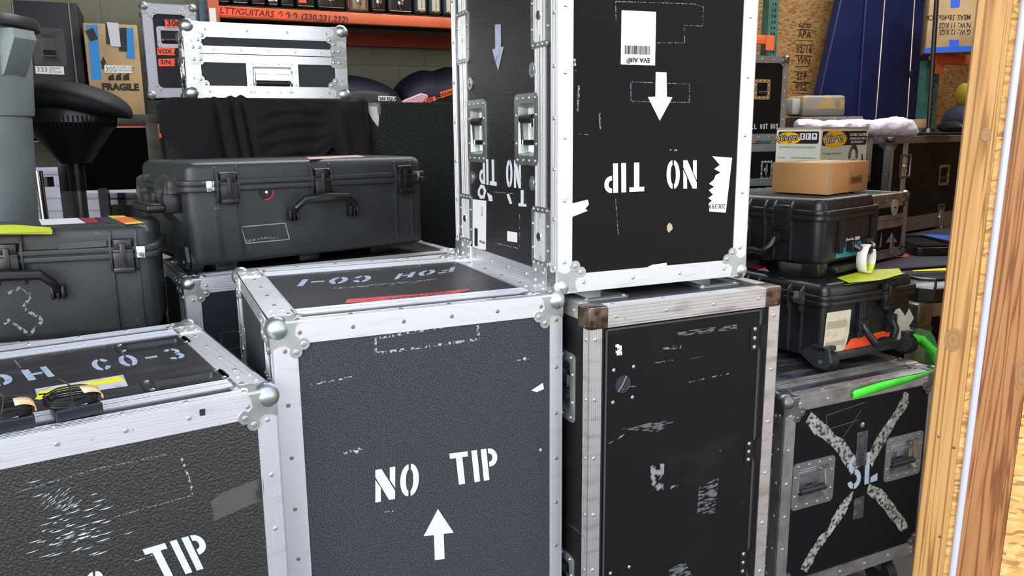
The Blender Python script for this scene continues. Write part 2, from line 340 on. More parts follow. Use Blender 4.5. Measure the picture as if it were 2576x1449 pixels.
def flight_case(name,label,loc,yaw,w,d,h,skin,top=None,tw=.030,lidF=0,lidB=0,lidT=0,corner='ball',metal=ALU,hard=ZINC,holes={},faces='FLTRBD',ribs=3,
                riv=.11,cat='flight case',group=None,grooved='',skip=(),rball=.023,pet=1.,cornerset=None,band=.054,rot=None,rivm=ZINC):
    """returns (thing, W matrix). Trim = one mesh; panels = one mesh per finish"""
    t=thing(name,label,cat,loc,yaw,group,rot); W=yawm(*loc,yaw) if rot is None else M4.Translation(loc)@__import__('mathutils').Euler(rot).to_matrix().to_4x4()
    pn={}
    for f in faces:
        F=FR(w,d,h,f); uw,vh={'F':(w,h),'B':(w,h),'L':(d,h),'R':(d,h),'T':(w,d),'D':(w,d)}[f]
        key='top' if (f=='T' and top) else 'side'; mb=pn.setdefault(key,MB()); mb.push(F)
        hs=holes.get(f,[]); us=sorted({0,uw}|{q[0] for q in hs}|{q[2] for q in hs}); vs=sorted({0,vh}|{q[1] for q in hs}|{q[3] for q in hs})
        for i in range(len(us)-1):
            for j in range(len(vs)-1):
                cu,cv=(us[i]+us[i+1])/2,(vs[j]+vs[j+1])/2
                if any(q[0]<cu<q[2] and q[1]<cv<q[3] for q in hs): continue
                mb.add([(us[i],vs[j],0),(us[i+1],vs[j],0),(us[i+1],vs[j+1],0),(us[i],vs[j+1],0)],[(0,1,2,3)])
        mb.pop()
    pn['side'].build('body_panels',skin,t)
    if 'top' in pn: pn['top'].build('top_panel',top,t)
    # edge extrusions
    mb=MB(); nr=ribs
    def twf(f,e): return tw[f+e] if isinstance(tw,dict) and f+e in tw else (tw['*'] if isinstance(tw,dict) else tw)
    for f in faces:
        if f in skip: continue
        F=FR(w,d,h,f); uw,vh={'F':(w,h),'B':(w,h),'L':(d,h),'R':(d,h),'T':(w,d),'D':(w,d)}[f]; e=.0022
        k=nr.get(f,3) if isinstance(nr,dict) else nr
        for side in 'lrbt':
            t_=twf(f,side)
            if t_<=0: continue
            if side=='l': ribstrip(mb,F,-e,0,t_,vh,'v',k,riv=riv)
            if side=='r': ribstrip(mb,F,uw-t_,0,uw+e,vh,'v',k,riv=riv)
            if side=='b': ribstrip(mb,F,0,-e,uw,t_,'u',k,hh=.0026,riv=riv)
            if side=='t': ribstrip(mb,F,0,vh-t_,uw,vh+e,'u',k,hh=.0026,riv=riv)
    mb.build('edge_extrusion',[metal,rivm],t)
    # lid seams: tongue-and-groove bands round the case
    for (q,nm) in ((lidF,'front_lid_band'),(lidB,'rear_lid_band')):
        if not q: continue
        for f in faces:
            if f in 'FB' or f in skip: continue
            mb=MB(); F=FR(w,d,h,f); pos=q if nm[0]=='f' else d-q
            if f=='L': ribstrip(mb,F,d-pos-band/2,0,d-pos-.0015,h,'v',2); ribstrip(mb,F,d-pos+.0015,0,d-pos+band/2,h,'v',2)
            if f=='R': ribstrip(mb,F,pos-band/2,0,pos-.0015,h,'v',2); ribstrip(mb,F,pos+.0015,0,pos+band/2,h,'v',2)
            if f in 'T': ribstrip(mb,F,0,pos-band/2,w,pos-.0015,'u',2); ribstrip(mb,F,0,pos+.0015,w,pos+band/2,'u',2)
            # corner clamps of the seam
            ul=h if f in 'LR' else w; C_=d-pos if f=='L' else pos
            mb.push(F)
            for k0 in (0,1):
                e0=.052 if not k0 else 0
                lo,hi=(0,.052) if not k0 else (ul-.052,ul)
                if f in 'LR': mb.prism(rrect(C_-.036,lo,C_+.036,hi,.006),.002,.0052)
                else: mb.prism(rrect(lo,C_-.036,hi,C_+.036,.006),.002,.0052)
                for a_ in (-.021,.021):
                    for b_ in (lo+.014,hi-.014):
                        if f in 'LR': mb.rivet(C_+a_,b_,.0052,.0045)
                        else: mb.rivet(b_,C_+a_,.0052,.0045)
            mb.pop()
            mb.build(nm,metal,t)
    if lidT:
        mb=MB(); v=h-lidT
        for f in faces:
            if f in 'TD': continue
            F=FR(w,d,h,f); uw=w if f in 'FB' else d
            ribstrip(mb,F,0,v-band/2,uw,v-.001,'u',1); ribstrip(mb,F,0,v+.001,uw,v+band/2,'u',1)
        mb.build('lid_band',metal,t)
        mb=MB()
        for f in faces:
            if f in 'TD': continue
            F=FR(w,d,h,f); uw=w if f in 'FB' else d
            for lo,hi in ((0,.05),(uw-.05,uw)):
                for s_ in (-1,1):
                    mb=MB(); mb.push(F)
                    y0,y1=(v+.002,v+.034) if s_>0 else (v-.034,v-.002)
                    mb.prism(rrect(lo,y0,hi,y1,.007),.002,.0052)
                    for q in (.3,.75): mb.rivet(lo+(hi-lo)*(q if lo==0 else 1-q),(y0+y1)/2,.0052,.0045)
                    mb.build('seam_clamp',hard,t)
    if corner=='ball':
        for cx in (0,1):
            for cy in (0,1):
                for cz in (0,1):
                    if cornerset and (cx,cy,cz) not in cornerset: continue
                    fs=('R' if cx else 'L')+('B' if cy else 'F')+('T' if cz else 'D')
                    ball_corner(t,w,d,h,cx,cy,cz,fs,hard,rball,pet)
    if corner=='square':
        for cx in (0,1):
            for cy in (0,1):
                for cz in (0,1):
                    if cornerset and (cx,cy,cz) not in cornerset: continue
                    s_=.048; m_=MB(); x0,x1=(-.004,s_) if not cx else (w-s_,w+.004); y0,y1=(-.004,s_) if not cy else (d-s_,d+.004); z0,z1=(-.004,s_) if not cz else (h-s_,h+.004)
                    m_.rbox(x0,y0,z0,x1,y1,z1,.006,3); m_.push(FR(w,d,h,'F')); m_.rivet(.012 if not cx else w-.012,h-.04 if cz else .04,.004,.005); m_.pop()
                    m_.push(FR(w,d,h,'L'))
                    if not cx: m_.rivet(d-.012 if not cy else .012,h-.04 if cz else .04,.004,.005)
                    m_.pop()
                    m_.build('square_corner',hard,t)
    return t,W
# ================================================================ ROOM (one grid, turned 24.2 degrees to the camera)
YA=R(24.2); A_=V3((math.cos(YA),math.sin(YA),0)); B_=V3((-math.sin(YA),math.cos(YA),0))
def AB(a,b,z=0): return A_*a+B_*b+V3((0,0,z))
ROOM=M4.Rotation(YA,4,'Z')
BLOCK=bpy.data.materials.new('painted_block_wall')
def brick_mat(m,c1,c2,bw,bh,mort,scale=1):
    m.use_nodes=True; n=m.node_tree.nodes; l=m.node_tree.links; b=n['Principled BSDF']; b.inputs['Roughness'].default_value=.85
    tc=n.new('ShaderNodeTexCoord'); mp=n.new('ShaderNodeMapping'); mp.inputs['Rotation'].default_value=(R(90),0,0); l.new(tc.outputs['Object'],mp.inputs[0])
    t=n.new('ShaderNodeTexBrick'); t.inputs['Color1'].default_value=(*c1,1); t.inputs['Color2'].default_value=(*c2,1); t.inputs['Mortar'].default_value=(*mort,1)
    t.inputs['Scale'].default_value=1; t.inputs['Brick Width'].default_value=bw; t.inputs['Row Height'].default_value=bh; t.inputs['Mortar Size'].default_value=.004; t.inputs['Mortar Smooth'].default_value=.6
    l.new(mp.outputs[0],t.inputs[0]); ns=n.new('ShaderNodeTexNoise'); ns.inputs['Scale'].default_value=3; l.new(tc.outputs['Object'],ns.inputs[0])
    x=n.new('ShaderNodeMix'); x.data_type='RGBA'; x.blend_type='MULTIPLY'; x.inputs[0].default_value=.35; l.new(t.outputs[0],x.inputs[6]); l.new(ns.outputs[0],x.inputs[7]); l.new(x.outputs[2],b.inputs['Base Color'])
    bp=n.new('ShaderNodeBump'); bp.inputs['Strength'].default_value=.4; bp.inputs['Distance'].default_value=.004; l.new(t.outputs['Fac'],bp.inputs['Height']); bp.invert=True; l.new(bp.outputs[0],b.inputs['Normal'])
brick_mat(BLOCK,S('8f8f7c'),S('8a8a78'),.40,.20,S('77776a'))
def osb_mat(name,base,dark,light,k=1):
    m=bpy.data.materials.new(name); m.use_nodes=True; n=m.node_tree.nodes; l=m.node_tree.links; b=n['Principled BSDF']; b.inputs['Roughness'].default_value=.75
    tc=n.new('ShaderNodeTexCoord'); ns=n.new('ShaderNodeTexNoise'); ns.inputs['Scale'].default_value=7; ns.inputs['Detail'].default_value=2; l.new(tc.outputs['Object'],ns.inputs[0])
    ad=n.new('ShaderNodeMix'); ad.data_type='VECTOR'; ad.inputs[0].default_value=.05; l.new(tc.outputs['Object'],ad.inputs[4]); l.new(ns.outputs['Color'],ad.inputs[5])
    mp=n.new('ShaderNodeMapping'); mp.inputs['Scale'].default_value=(14*k,14*k,38*k); mp.inputs['Rotation'].default_value=(0,.6,0); l.new(ad.outputs[1],mp.inputs[0])
    v=n.new('ShaderNodeTexVoronoi'); v.inputs['Scale'].default_value=1.3; l.new(mp.outputs[0],v.inputs[0])
    cr=n.new('ShaderNodeValToRGB'); sp=n.new('ShaderNodeSeparateColor'); l.new(v.outputs['Color'],sp.inputs[0]); l.new(sp.outputs[0],cr.inputs[0])
    e=cr.color_ramp.elements; e[0].color=(*dark,1); e[1].color=(*light,1); q=e.new(.35); q.color=(*base,1); q=e.new(.7); q.color=(base[0]*1.15,base[1]*1.12,base[2]*1.1,1)
    l.new(cr.outputs[0],b.inputs['Base Color']); return m
OSB=osb_mat('oriented_strand_board',S('a07846'),S('7a5630'),S('b8935c'),1.7)
OSBL=osb_mat('strand_board_edge',S('c79a58'),S('9a6f3c'),S('d8b477'),3.0)
CONC=mat('concrete_floor',(.16,.15,.145),.7,noise=(2,(.10,.10,.10),.4,.7),bump=(40,.2,.003))
CEIL=mat('dark_ceiling',(.07,.07,.07),.9)
def wall(name,a0,b0,z0,a1,b1,z1,m):
    mb=MB(); mb.box(a0,b0,z0,a1,b1,z1); o=struct(name,mb,m,smooth=False); o.matrix_world=ROOM; return o
fl=MB(); fl.box(-8,-6,-.1,11,7.3,0); f_=struct('floor',fl,CONC,smooth=False); f_.matrix_world=ROOM
BW=6.05
AX=on_pl(1290,300,AB(0,BW),AB(0,-1)).dot(A_)
wall('wall_back',-4.6,BW,0,AX,BW+.2,4.4,BLOCK)
wall('wall_right',AX,BW,0,9.0,BW+.2,4.4,OSB)
wall('wall_left',-4.8,1.45,0,-4.6,BW+.2,4.4,BLOCK)
wall('wall_far_right',8.8,1.45,0,9.0,BW+.2,4.4,OSB)
wall('wall_front_right',2.35,1.45,0,9.0,1.60,4.4,OSB)
wall('wall_above_opening',-4.8,1.45,3.3,9.0,1.60,4.4,OSB)
wall('ceiling',-4.8,1.45,4.4,9.0,BW+.2,4.5,CEIL)
# ================================================================ MAIN FLIGHT CASES
Wd=.63
def rivs(P,fr,gg,pts,name,n,r,wash=0,m=ZINC):
    for p in pts:
        q=gg(*p); mb=MB(); mb.push(fr)
        if wash: mb.prism(arc(q[0],q[1],wash,wash,0,345,16),.0005,n)
        mb.rivet(q[0],q[1],n,r); mb.build(name,m,P)
# ---- centre case: grey speckled, NO TIP with up arrow
cC=(-.4639,1.4882,.0402); yC=.4227; dC=.6717
hl=lambda cu,cv,w_,h_,fl:(cu-w_/2+fl,cv-h_/2+fl,cu+w_/2-fl,cv+h_/2-fl)
FL=FR(Wd,dC,1.1,'L'); WC=yawm(*cC,yC); gL=uvpix(WC,FL)
lat=[(.087,.905),(dC-.087,.905),(.087,.35),(dC-.087,.35)]
C,WC=flight_case('flight_case','grey speckled flight case with white stencil NO TIP over an up arrow',cC,yC,Wd,dC,1.1,BLK_C,top=BLK_T,
  tw={'*':.040,'Fl':.047,'Fr':.030,'Ft':.043,'Tf':.030,'Tb':.030,'Tl':.062,'Tr':.05,'Lt':.03,'Ll':.022,'Lr':.022},ribs={'F':1,'T':1,'L':2,'R':2,'B':1,'D':1},lidF=.087,lidB=.087,metal=ALU,rivm=RIVB,
  holes={'L':[hl(u,v,.1,.145,.016) for u,v in lat]},rball=.025,pet=1.08)
for u,v in lat: latch(C,FL,u,v,.1,.145)
F=FR(Wd,dC,1.1,'F'); g=uvpix(WC,F)
mb=MB(); mb.push(F); stencil(mb,'NO',g(944,1264),g(1053,1243),g(944,1182),gap=.16); mb.build('stencil_lettering',WP,C,smooth=False)
mb=MB(); mb.push(F); stencil(mb,'TIP',g(1139,1221),g(1256,1203),g(1130,1141),gap=.13); mb.build('stencil_lettering',WP,C,smooth=False)
mb=MB(); mb.push(F); stencil(mb,'^',g(1068,1412),g(1143,1402),g(1063,1284)); mb.build('stencil_arrow',WP,C,smooth=False)
def streak(P,fr,pxs,wd,m=RES,name='tape_residue',n=.0008,closed=False,gg=None):
    mb=MB(); mb.push(fr); q=[gg(*p) for p in pxs]; q=q+[q[0]] if closed else q
    for a,b in zip(q,q[1:]):
        t=V3((b[0]-a[0],b[1]-a[1],0)); L=t.length
        if L<1e-6: continue
        t/=L; nn=V3((-t.y,t.x,0))*wd/2; mb.prism([(a[0]+nn.x,a[1]+nn.y),(b[0]+nn.x,b[1]+nn.y),(b[0]-nn.x,b[1]-nn.y),(a[0]-nn.x,a[1]-nn.y)],n,n+.0003)
    return mb.build(name,m,P,smooth=False)
def patch(P,fr,pxs,m,name,gg,n=.0008,th=.0004,torn_=0,seed=1,label=None):
    mb=MB(); mb.push(fr); q=[gg(*p) for p in pxs]; q=torn(q,torn_,.003,seed) if torn_ else q; mb.prism(q,n,n+th); return mb.build(name,m,P,smooth=False,label=label)
streak(C,F,[(943,851),(1200,808),(1204,853),(945,889)],.006,gg=g,closed=True)
streak(C,F,[(780,968),(885,948)],.004,gg=g); streak(C,F,[(858,1141),(912,1127)],.006,gg=g); streak(C,F,[(962,1288),(989,1285)],.003,gg=g); streak(C,F,[(1290,907),(1332,903)],.002,gg=g)
patch(C,F,[(1336,982),(1365,963),(1368,978),(1350,986)],STK,'torn_sticker',g)
rivs(C,F,g,((898,1137),(1360,1132),(1320,903)),'screw',.0003,.0045)
F=FR(Wd,dC,1.1,'T'); g=uvpix(WC,F)
mb=MB(); mb.push(F); stencil(mb,'FOH',g(1146,672),g(1003,690),g(1140,684),gap=.16); mb.build('stencil_lettering',WPB,C,smooth=False)
mb=MB(); mb.push(F); stencil(mb,'CO-1',g(937,693),g(762,704),g(930,709),gap=.16); mb.build('stencil_lettering',WPB,C,smooth=False)
REDT=mat('red_tape',S('d0404e'),.45,noise=(20,S('b8303c'),.5,.7))
patch(C,F,[(868,764),(874,754),(1080,739),(1178,728),(1182,731),(1130,743),(985,757)],REDT,'red_tape_strip',g,n=.001)
q=g(1130,735); ftext('tape_writing','UNIVERSAL',INK,C,F,q,None,.028,rot=math.atan2(g(930,757)[1]-q[1],g(930,757)[0]-q[0])+0.0,n=.0016,sq=1.1)
streak(C,F,[(775,682),(1055,666),(1055,672),(778,691)],.003,gg=g,closed=True); streak(C,F,[(835,727),(1010,714),(1098,702)],.012,gg=g); streak(C,F,[(930,719),(1050,710)],.02,gg=g)
# ---- tall upside-down case on top
dU=.6458; wU=.5301; hU=1.1; cU=(.1022,1.7592,1.1433); yU=.4223
FL=FR(wU,dU,hU,'L'); WU=yawm(*cU,yU); gL=uvpix(WU,FL)
hu=[gL(1200,330),gL(1325,326)]
def qz(l): return [(min(max(p[0],.09),dU-.09),p[1]) for p in l]
fU=dU-.083; bU=.083
latU=[(bU,gL(1166,95)[1]),(fU,gL(1358,38)[1]),(bU,gL(1168,548)[1]),(fU,gL(1357,595)[1])]
U,WU=flight_case('flight_case','tall upside-down black flight case with barcode sheet and down arrow, standing on the door case',cU,yU,wU,dU,hU,BLK_S,top=BLK_U,
  tw={'*':.030,'Lb':.040,'Lt':.04,'Fr':.040,'Fl':.036,'Fb':.040},ribs={'F':4,'L':3,'R':3,'T':3,'B':3,'D':3},lidF=.083,lidB=.083,rball=.0225,pet=1.08,
  holes={'L':[hl(u,v,.092,.14,.016) for u,v in latU]+[hl(u,v,.130,.165,.022) for u,v in hu]},faces='LRTBD')
U2=MB(); U2.push(FR(wU,dU,hU,'F')); U2.add([(0,0,0),(wU,0,0),(wU,hU,0),(0,hU,0)],[(0,1,2,3)]); U2.build('front_panel',BLK_U,U)
mb=MB(); F=FR(wU,dU,hU,'F')
ribstrip(mb,F,-.002,0,.036,hU,'v',4,riv=.14); ribstrip(mb,F,wU-.040,0,wU+.002,hU,'v',4,riv=.14); ribstrip(mb,F,0,-.002,wU,.040,'u',4,hh=.0028,riv=.12); ribstrip(mb,F,0,hU-.04,wU,hU+.002,'u',4,hh=.0028,riv=.12)
mb.build('front_edge_extrusion',[ALU,ZINC],U)
for u,v in latU: latch(U,FL,u,v,.092,.14)
for u,v in hu: handle(U,FL,u,v,.130,.165,flip=-1)
rivs(U,FL,gL,((1184,210),(1341,176),(1189,446),(1341,461)),'bolt',.0025,.009,wash=.017)
mb=MB(); mb.push(FL); stencil(mb,'^',gL(1266,117),gL(1240,120),gL(1267,60)); 
mb=MB(); mb.push(FL); a0=[(1246,62),(1260,61),(1261,119),(1268,117),(1254,177),(1239,125),(1247,122)]; mb.prism([gL(*p) for p in a0],.0006,.0012); mb.build('stencil_arrow',WPB,U,smooth=False)
mb=MB(); mb.push(FL); stencil(mb,'NO',gL(1311,403),gL(1274,402),gL(1311,474),gap=.16); mb.build('stencil_lettering',WP,U,smooth=False)
mb=MB(); mb.push(FL); stencil(mb,'TIP',gL(1249,402),gL(1206,399),gL(1250,468),gap=.13); mb.build('stencil_lettering',WP,U,smooth=False)
mb=MB(); mb.push(FL)
for poly in ([(1203,478),(1210,464),(1218,466),(1224,480),(1219,500),(1209,500),(1203,490)],):
    mb.mi=0; q=[gL(*p) for p in poly]; cxm=sum(a for a,b in q)/7; cym=sum(b for a,b in q)/7
    inn=[(cxm+(a-cxm)*.5,cym+(b-cym)*.5) for a,b in q]; n_=len(q)
    for i in range(n_): j=(i+1)%n_; mb.prism([q[i],q[j],inn[j],inn[i]],.0006,.0011)
for poly in ([(1226,484),(1238,492),(1240,506),(1231,506)],[(1275,489),(1281,487),(1289,512),(1283,513)],[(1305,519),(1325,520),(1324,513),(1318,513),(1318,478),(1311,478),(1311,511),(1305,511)]): mb.prism([gL(*p) for p in poly],.0006,.0011)
mb.build('worn_stencil_remnants',WP,U,smooth=False)
def barcode(P,fr,gg,c4,nb=26,name='barcode',seed=3,m=INK):
    """bars spread between corners (bl,br,tr,tl)"""
    rnd=random.Random(seed); mb=MB(); mb.push(fr); bl,br,tr,tl=[gg(*p) for p in c4]
    L=lambda a,b,t:(a[0]+(b[0]-a[0])*t,a[1]+(b[1]-a[1])*t); t=0
    while t<1:
        w_=rnd.choice((.006,.012,.02)); e=min(t+w_,1); mb.prism([L(bl,br,t),L(bl,br,e),L(tl,tr,e),L(tl,tr,t)],.0016,.0018); t=e+rnd.choice((.008,.014,.022))
    return mb.build(name,m,P,smooth=False)
lb=patch(U,FL,[(1190,501),(1224,505),(1223,629),(1190,623)],STK,'white_label',gL)
barcode(lb,FL,gL,[(1195,618),(1203,620),(1203,575),(1195,573)],name='label_barcode')
ftext('label_number','2003964',INK,lb,FL,gL(1222,608),None,.011,rot=PI,n=.0016,sq=1.1); ftext('label_letters','RIO',INK2,lb,FL,gL(1216,545),None,.016,rot=PI/2,n=.0016)
patch(U,FL,[(1277,581),(1302,585),(1302,610),(1277,606)],STK,'small_white_sticker',gL)
streak(U,FL,[(1242,483),(1292,487)],.002,gg=gL); streak(U,FL,[(1242,610),(1306,625)],.0025,gg=gL); streak(U,FL,[(1308,540),(1308,620)],.002,gg=gL)
g=uvpix(WU,F)
mb=MB(); mb.push(F); stencil(mb,'NO',g(1752,403),g(1676,403),g(1752,474),gap=.16); mb.build('stencil_lettering',WP,U,smooth=False)
mb=MB(); mb.push(F); stencil(mb,'TIP',g(1620,408),g(1519,412),g(1620,481),gap=.13); mb.build('stencil_lettering',WP,U,smooth=False)
mb=MB(); mb.push(F); mb.prism([g(*p) for p in [(1649,181),(1676,182),(1677,243),(1691,245),(1659,304),(1629,244),(1648,243)]],.0006,.0012); mb.build('stencil_arrow',WP,U,smooth=False)
lb=patch(U,F,[(1563,26),(1650,30),(1647,165),(1561,162)],STK,'barcode_sheet',g)
barcode(lb,F,g,[(1569,136),(1634,138),(1634,116),(1570,114)],name='label_barcode')
ftext('label_print','EVA AIR',INK,lb,F,g(1634,147),None,.0135,rot=PI,n=.0016,sq=1.15,bold=.0004)
mb=MB(); mb.push(F); q=g(1580,154); mb.prism(arc(q[0],q[1],.006,.006,0,330,10),.0016,.0018); mb.build('label_emblem',INK2,lb,smooth=False)
patch(U,F,[(1791,393),(1841,397),(1825,535),(1784,532),(1782,512),(1790,505),(1781,498),(1793,490),(1782,478),(1796,470),(1783,462),(1795,452),(1800,440),(1812,434),(1796,425),(1810,415)],STK,'torn_barcode_label',g)
ftext('label_number','200399',INK,U,F,g(1825,513),None,.017,rot=PI-.05,n=.0016)
patch(U,F,[(1438,512),(1478,502),(1481,514),(1472,525),(1478,530),(1438,546)],STK,'torn_sticker',g)
patch(U,F,[(1626,673),(1640,666),(1677,661),(1676,676)],STK,'torn_sticker',g)
mb=MB(); q=g(1684,572); mb.push(F); mb.prism(torn(arc(q[0],q[1],.0085,.011,0,320,8),2,.002,4),.0005,.0012); mb.build('chipped_spot',mat('bare_wood_chip',S('b0a184'),.8),U,smooth=False)
TR=mat('thin_tape_outline',(.20,.21,.21),.6,alpha=(260,.46,.56))
streak(U,F,[(1549,52),(1548,4),(1745,10),(1769,18),(1767,66),(1720,64),(1722,108),(1652,108)],.0018,m=TR,gg=g); streak(U,F,[(1586,206),(1734,212),(1733,258),(1587,255)],.0018,m=TR,gg=g,closed=True)
streak(U,F,[(1682,377),(1706,378)],.0035,gg=g); streak(U,F,[(1453,280),(1456,215)],.005,m=TR,gg=g); streak(U,F,[(1453,337),(1481,339)],.002,m=TR,gg=g); streak(U,F,[(1548,500),(1555,590)],.002,m=TR,gg=g); streak(U,F,[(1508,285),(1509,325)],.004,m=TR,gg=g); streak(U,F,[(1445,148),(1446,178)],.006,m=RES,gg=g)
# ---- lower right case with the hinged door
wD,dD,hD=.5408,.642,1.1; cD=(.1672,1.678,.0222); yD=.445
WD=yawm(*cD,yD); FL=FR(wD,dD,hD,'L'); gL=uvpix(WD,FL); FT=FR(wD,dD,hD,'T'); gT=uvpix(WD,FT)
hv=[gL(1433,973)[1],gL(1430,1470)[1]]; uH=dD-.135
cups=[(.095,.135),(wD-.115,.135)]
D,WD=flight_case('flight_case','worn black case with a flush hinged door and round hole, under the upside-down case',cD,yD,wD,dD,hD,BLK_D,top=BLK_T,
  tw={'*':.03,'Fl':.031,'Fr':.033,'Ft':.045,'Lr':.022,'Tf':.025},ribs=3,corner='square',hard=BRASS,metal=mat('dull_aluminium',(.66,.65,.63),.4,.9,noise=[(9,(.4,.38,.35),.5,.75,(1,1,5)),(60,(.3,.28,.26),.68,.76)]),
  holes={'L':[hl(uH,v,.155,.165,.02) for v in hv],'T':[(u-.042,v-.042,u+.042,v+.042) for u,v in cups]},cornerset=[(0,0,1),(1,0,1)],riv=.13)
for v in hv: handle(D,FL,uH,v,.155,.165,name='side_handle')
for u,v in cups:
    mb=MB(); mb.push(FT@M4.Translation((u,v,0))); dish(mb,-.062,-.058,.062,.058,.020,.016,.012,riv=False)
    for a in (-.05,.05):
        for b in (-.046,.046): mb.rivet(a,b,.0022,.005)
    mb.build('caster_cup',ZINC,D)
F=FR(wD,dD,hD,'F'); g=uvpix(WD,F); q0=g(1521,835); q1=g(1912,770); dx0,dx1=q0[0],q1[0]; dz1=(q0[1]+q1[1])/2
hc=g(1567,966); hr=.0225
mb=MB(); mb.push(F); segs=24
# door slab with a round hole: ring of quads out to the door rectangle
circ=[(hc[0]+hr*math.cos(2*PI*k/segs),hc[1]+hr*math.sin(2*PI*k/segs)) for k in range(segs)]
bx0,bx1,by0,by1=hc[0]-.04,hc[0]+.06,hc[1]-.05,hc[1]+.05
def onrect(a):
    c_,s_=math.cos(a),math.sin(a); ts=[]
    if c_>1e-9: ts.append((bx1-hc[0])/c_)
    if c_<-1e-9: ts.append((bx0-hc[0])/c_)
    if s_>1e-9: ts.append((by1-hc[1])/s_)
    if s_<-1e-9: ts.append((by0-hc[1])/s_)
    t=min(ts); return (hc[0]+c_*t,hc[1]+s_*t)
outr=[onrect(2*PI*k/segs) for k in range(segs)]; n=.004
mb.add([(a,b,n) for a,b in circ]+[(a,b,n) for a,b in outr]+[(a,b,-.001) for a,b in circ],[(k,segs+k,segs+(k+1)%segs,(k+1)%segs) for k in range(segs)]+[(k,(k+1)%segs,2*segs+(k+1)%segs,2*segs+k) for k in range(segs)])
z0=.03
us=[dx0,bx0,bx1,dx1]; vs=[z0,by0,by1,dz1]
corners=[(bx0,by0),(bx1,by0),(bx1,by1),(bx0,by1)]
for i in range(3):
    for j in range(3):
        if i==1 and j==1: continue
        mb.add([(us[i],vs[j],n),(us[i+1],vs[j],n),(us[i+1],vs[j+1],n),(us[i],vs[j+1],n)],[(0,1,2,3)])
for cxx,cyy in corners:
    best=sorted(outr,key=lambda p:(p[0]-cxx)**2+(p[1]-cyy)**2)[:2]; mb.add([(cxx,cyy,n)]+[(p[0],p[1],n) for p in best],[(0,1,2)])
for a,b in (((dx0,z0),(dx1,z0)),((dx1,z0),(dx1,dz1)),((dx1,dz1),(dx0,dz1)),((dx0,dz1),(dx0,z0))): mb.add([(a[0],a[1],n),(b[0],b[1],n),(b[0],b[1],-.001),(a[0],a[1],-.001)],[(0,1,2,3)])
door=mb.build('door_panel',BLK_D,D,smooth=False)
mb=MB(); mb.push(F)
for a,b in (((dx0-.008,z0),(dx0,z0)),): mb.box(dx0-.009,z0,.0002,dx0-.003,dz1+.009,.0012); mb.box(dx0-.009,dz1+.003,.0002,dx1+.009,dz1+.009,.0012); mb.box(dx1+.003,z0,.0002,dx1+.009,dz1+.009,.0012)
mb.build('door_gap',RUB,D)
mb=MB(); mb.push(F); q_=.004
for a_ in ((dx0,z0,dx0+q_,dz1),(dx0,dz1-q_,dx1,dz1),(dx1-q_,z0,dx1,dz1)): mb.box(a_[0],a_[1],.0035,a_[2],a_[3],.0062)
mb.build('door_edge_bead',mat('edge_highlight_paint',(.045,.048,.05),.35),door)  # highlight along the bevelled door edge, painted as a lighter bead
rivs(door,F,g,((1591,921),(1541,930),(1539,1011),(1588,998),(1580,1424),(1533,1440)),'screw',.004,.0045)
mb=MB(); mb.push(F); mb.cyl((hc[0],hc[1],-.0005),(0,0,1),hr*.96,.0012,20); mb.tube([(hc[0]-.014,hc[1]-.016,.002),(hc[0]-.002,hc[1],.0025),(hc[0]+.008,hc[1]+.018,.002)],.003,6); mb.build('hole_liner',mat('dark_glossy_hole',(.03,.035,.045),.15),door)
for (px0,py0,px1,py1) in ((1883,813,1915,878),(1863,1103,1889,1160),(1851,1378,1875,1440)):
    a=g(px0,(py0+py1)/2); b=g(px1,(py0+py1)/2); c_=g(px1,py0); e_=g(px1,py1); cy=(c_[1]+e_[1])/2; hh=(c_[1]-e_[1])/2*.95
    mb=MB(); mb.push(F); u1=dx1+.012; mb.prism(rrect(u1-.042,cy-hh,u1-.008,cy+hh,.002),.004,.0062); mb.prism(rrect(u1-.004,cy-hh,u1+.012,cy+hh,.002),.0005,.0028)
    mb.cyl((u1-.005,cy-hh,.006),(0,1,0),.004,hh*2,8)
    mb.mi=1
    for k in (-.72,0,.72): mb.rivet(u1-.030,cy+hh*k,.0062,.005)
    mb.build('hinge',[mat('blackened_hinge_steel',(.025,.025,.025),.3,.7),ZINC],D)
SMG=mat('chipped_white_smudge',(.22,.22,.23),.6,alpha=(60,.48,.60)); SMF=mat('faint_grey_scuff',(.10,.105,.11),.6,alpha=(50,.46,.60,(1,1,4)))
patch(D,F,[(1545,866),(1560,862),(1562,892),(1546,893)],mat('white_chip',(.7,.7,.7),.6,alpha=(110,.47,.5)),'white_paint_chip',g,n=.0048)
for p in ([(1664,872),(1711,866),(1709,876),(1666,878)],[(1632,1170),(1668,1163),(1665,1230),(1637,1234)],[(1684,1221),(1702,1217),(1699,1228),(1682,1230)]): patch(D,F,p,SMG,'scuff',g,n=.0048)
for p in ([(1560,1078),(1640,1060),(1700,1055),(1650,1085)],[(1755,1220),(1805,1200),(1795,1290),(1750,1290)],[(1680,1430),(1720,1410),(1740,1449),(1680,1449)],[(1700,833),(1850,815),(1850,828),(1700,845)]): patch(D,F,p,SMF,'scuff',g,n=.0048)
for p in (((1720,962),(1830,938)),((1560,978),(1638,958)),((1520,1120),(1570,1090)),((1788,1138),(1812,1132)),((1690,905),(1640,912))): streak(D,F,p,.0035,m=SMG,gg=g,n=.0048)
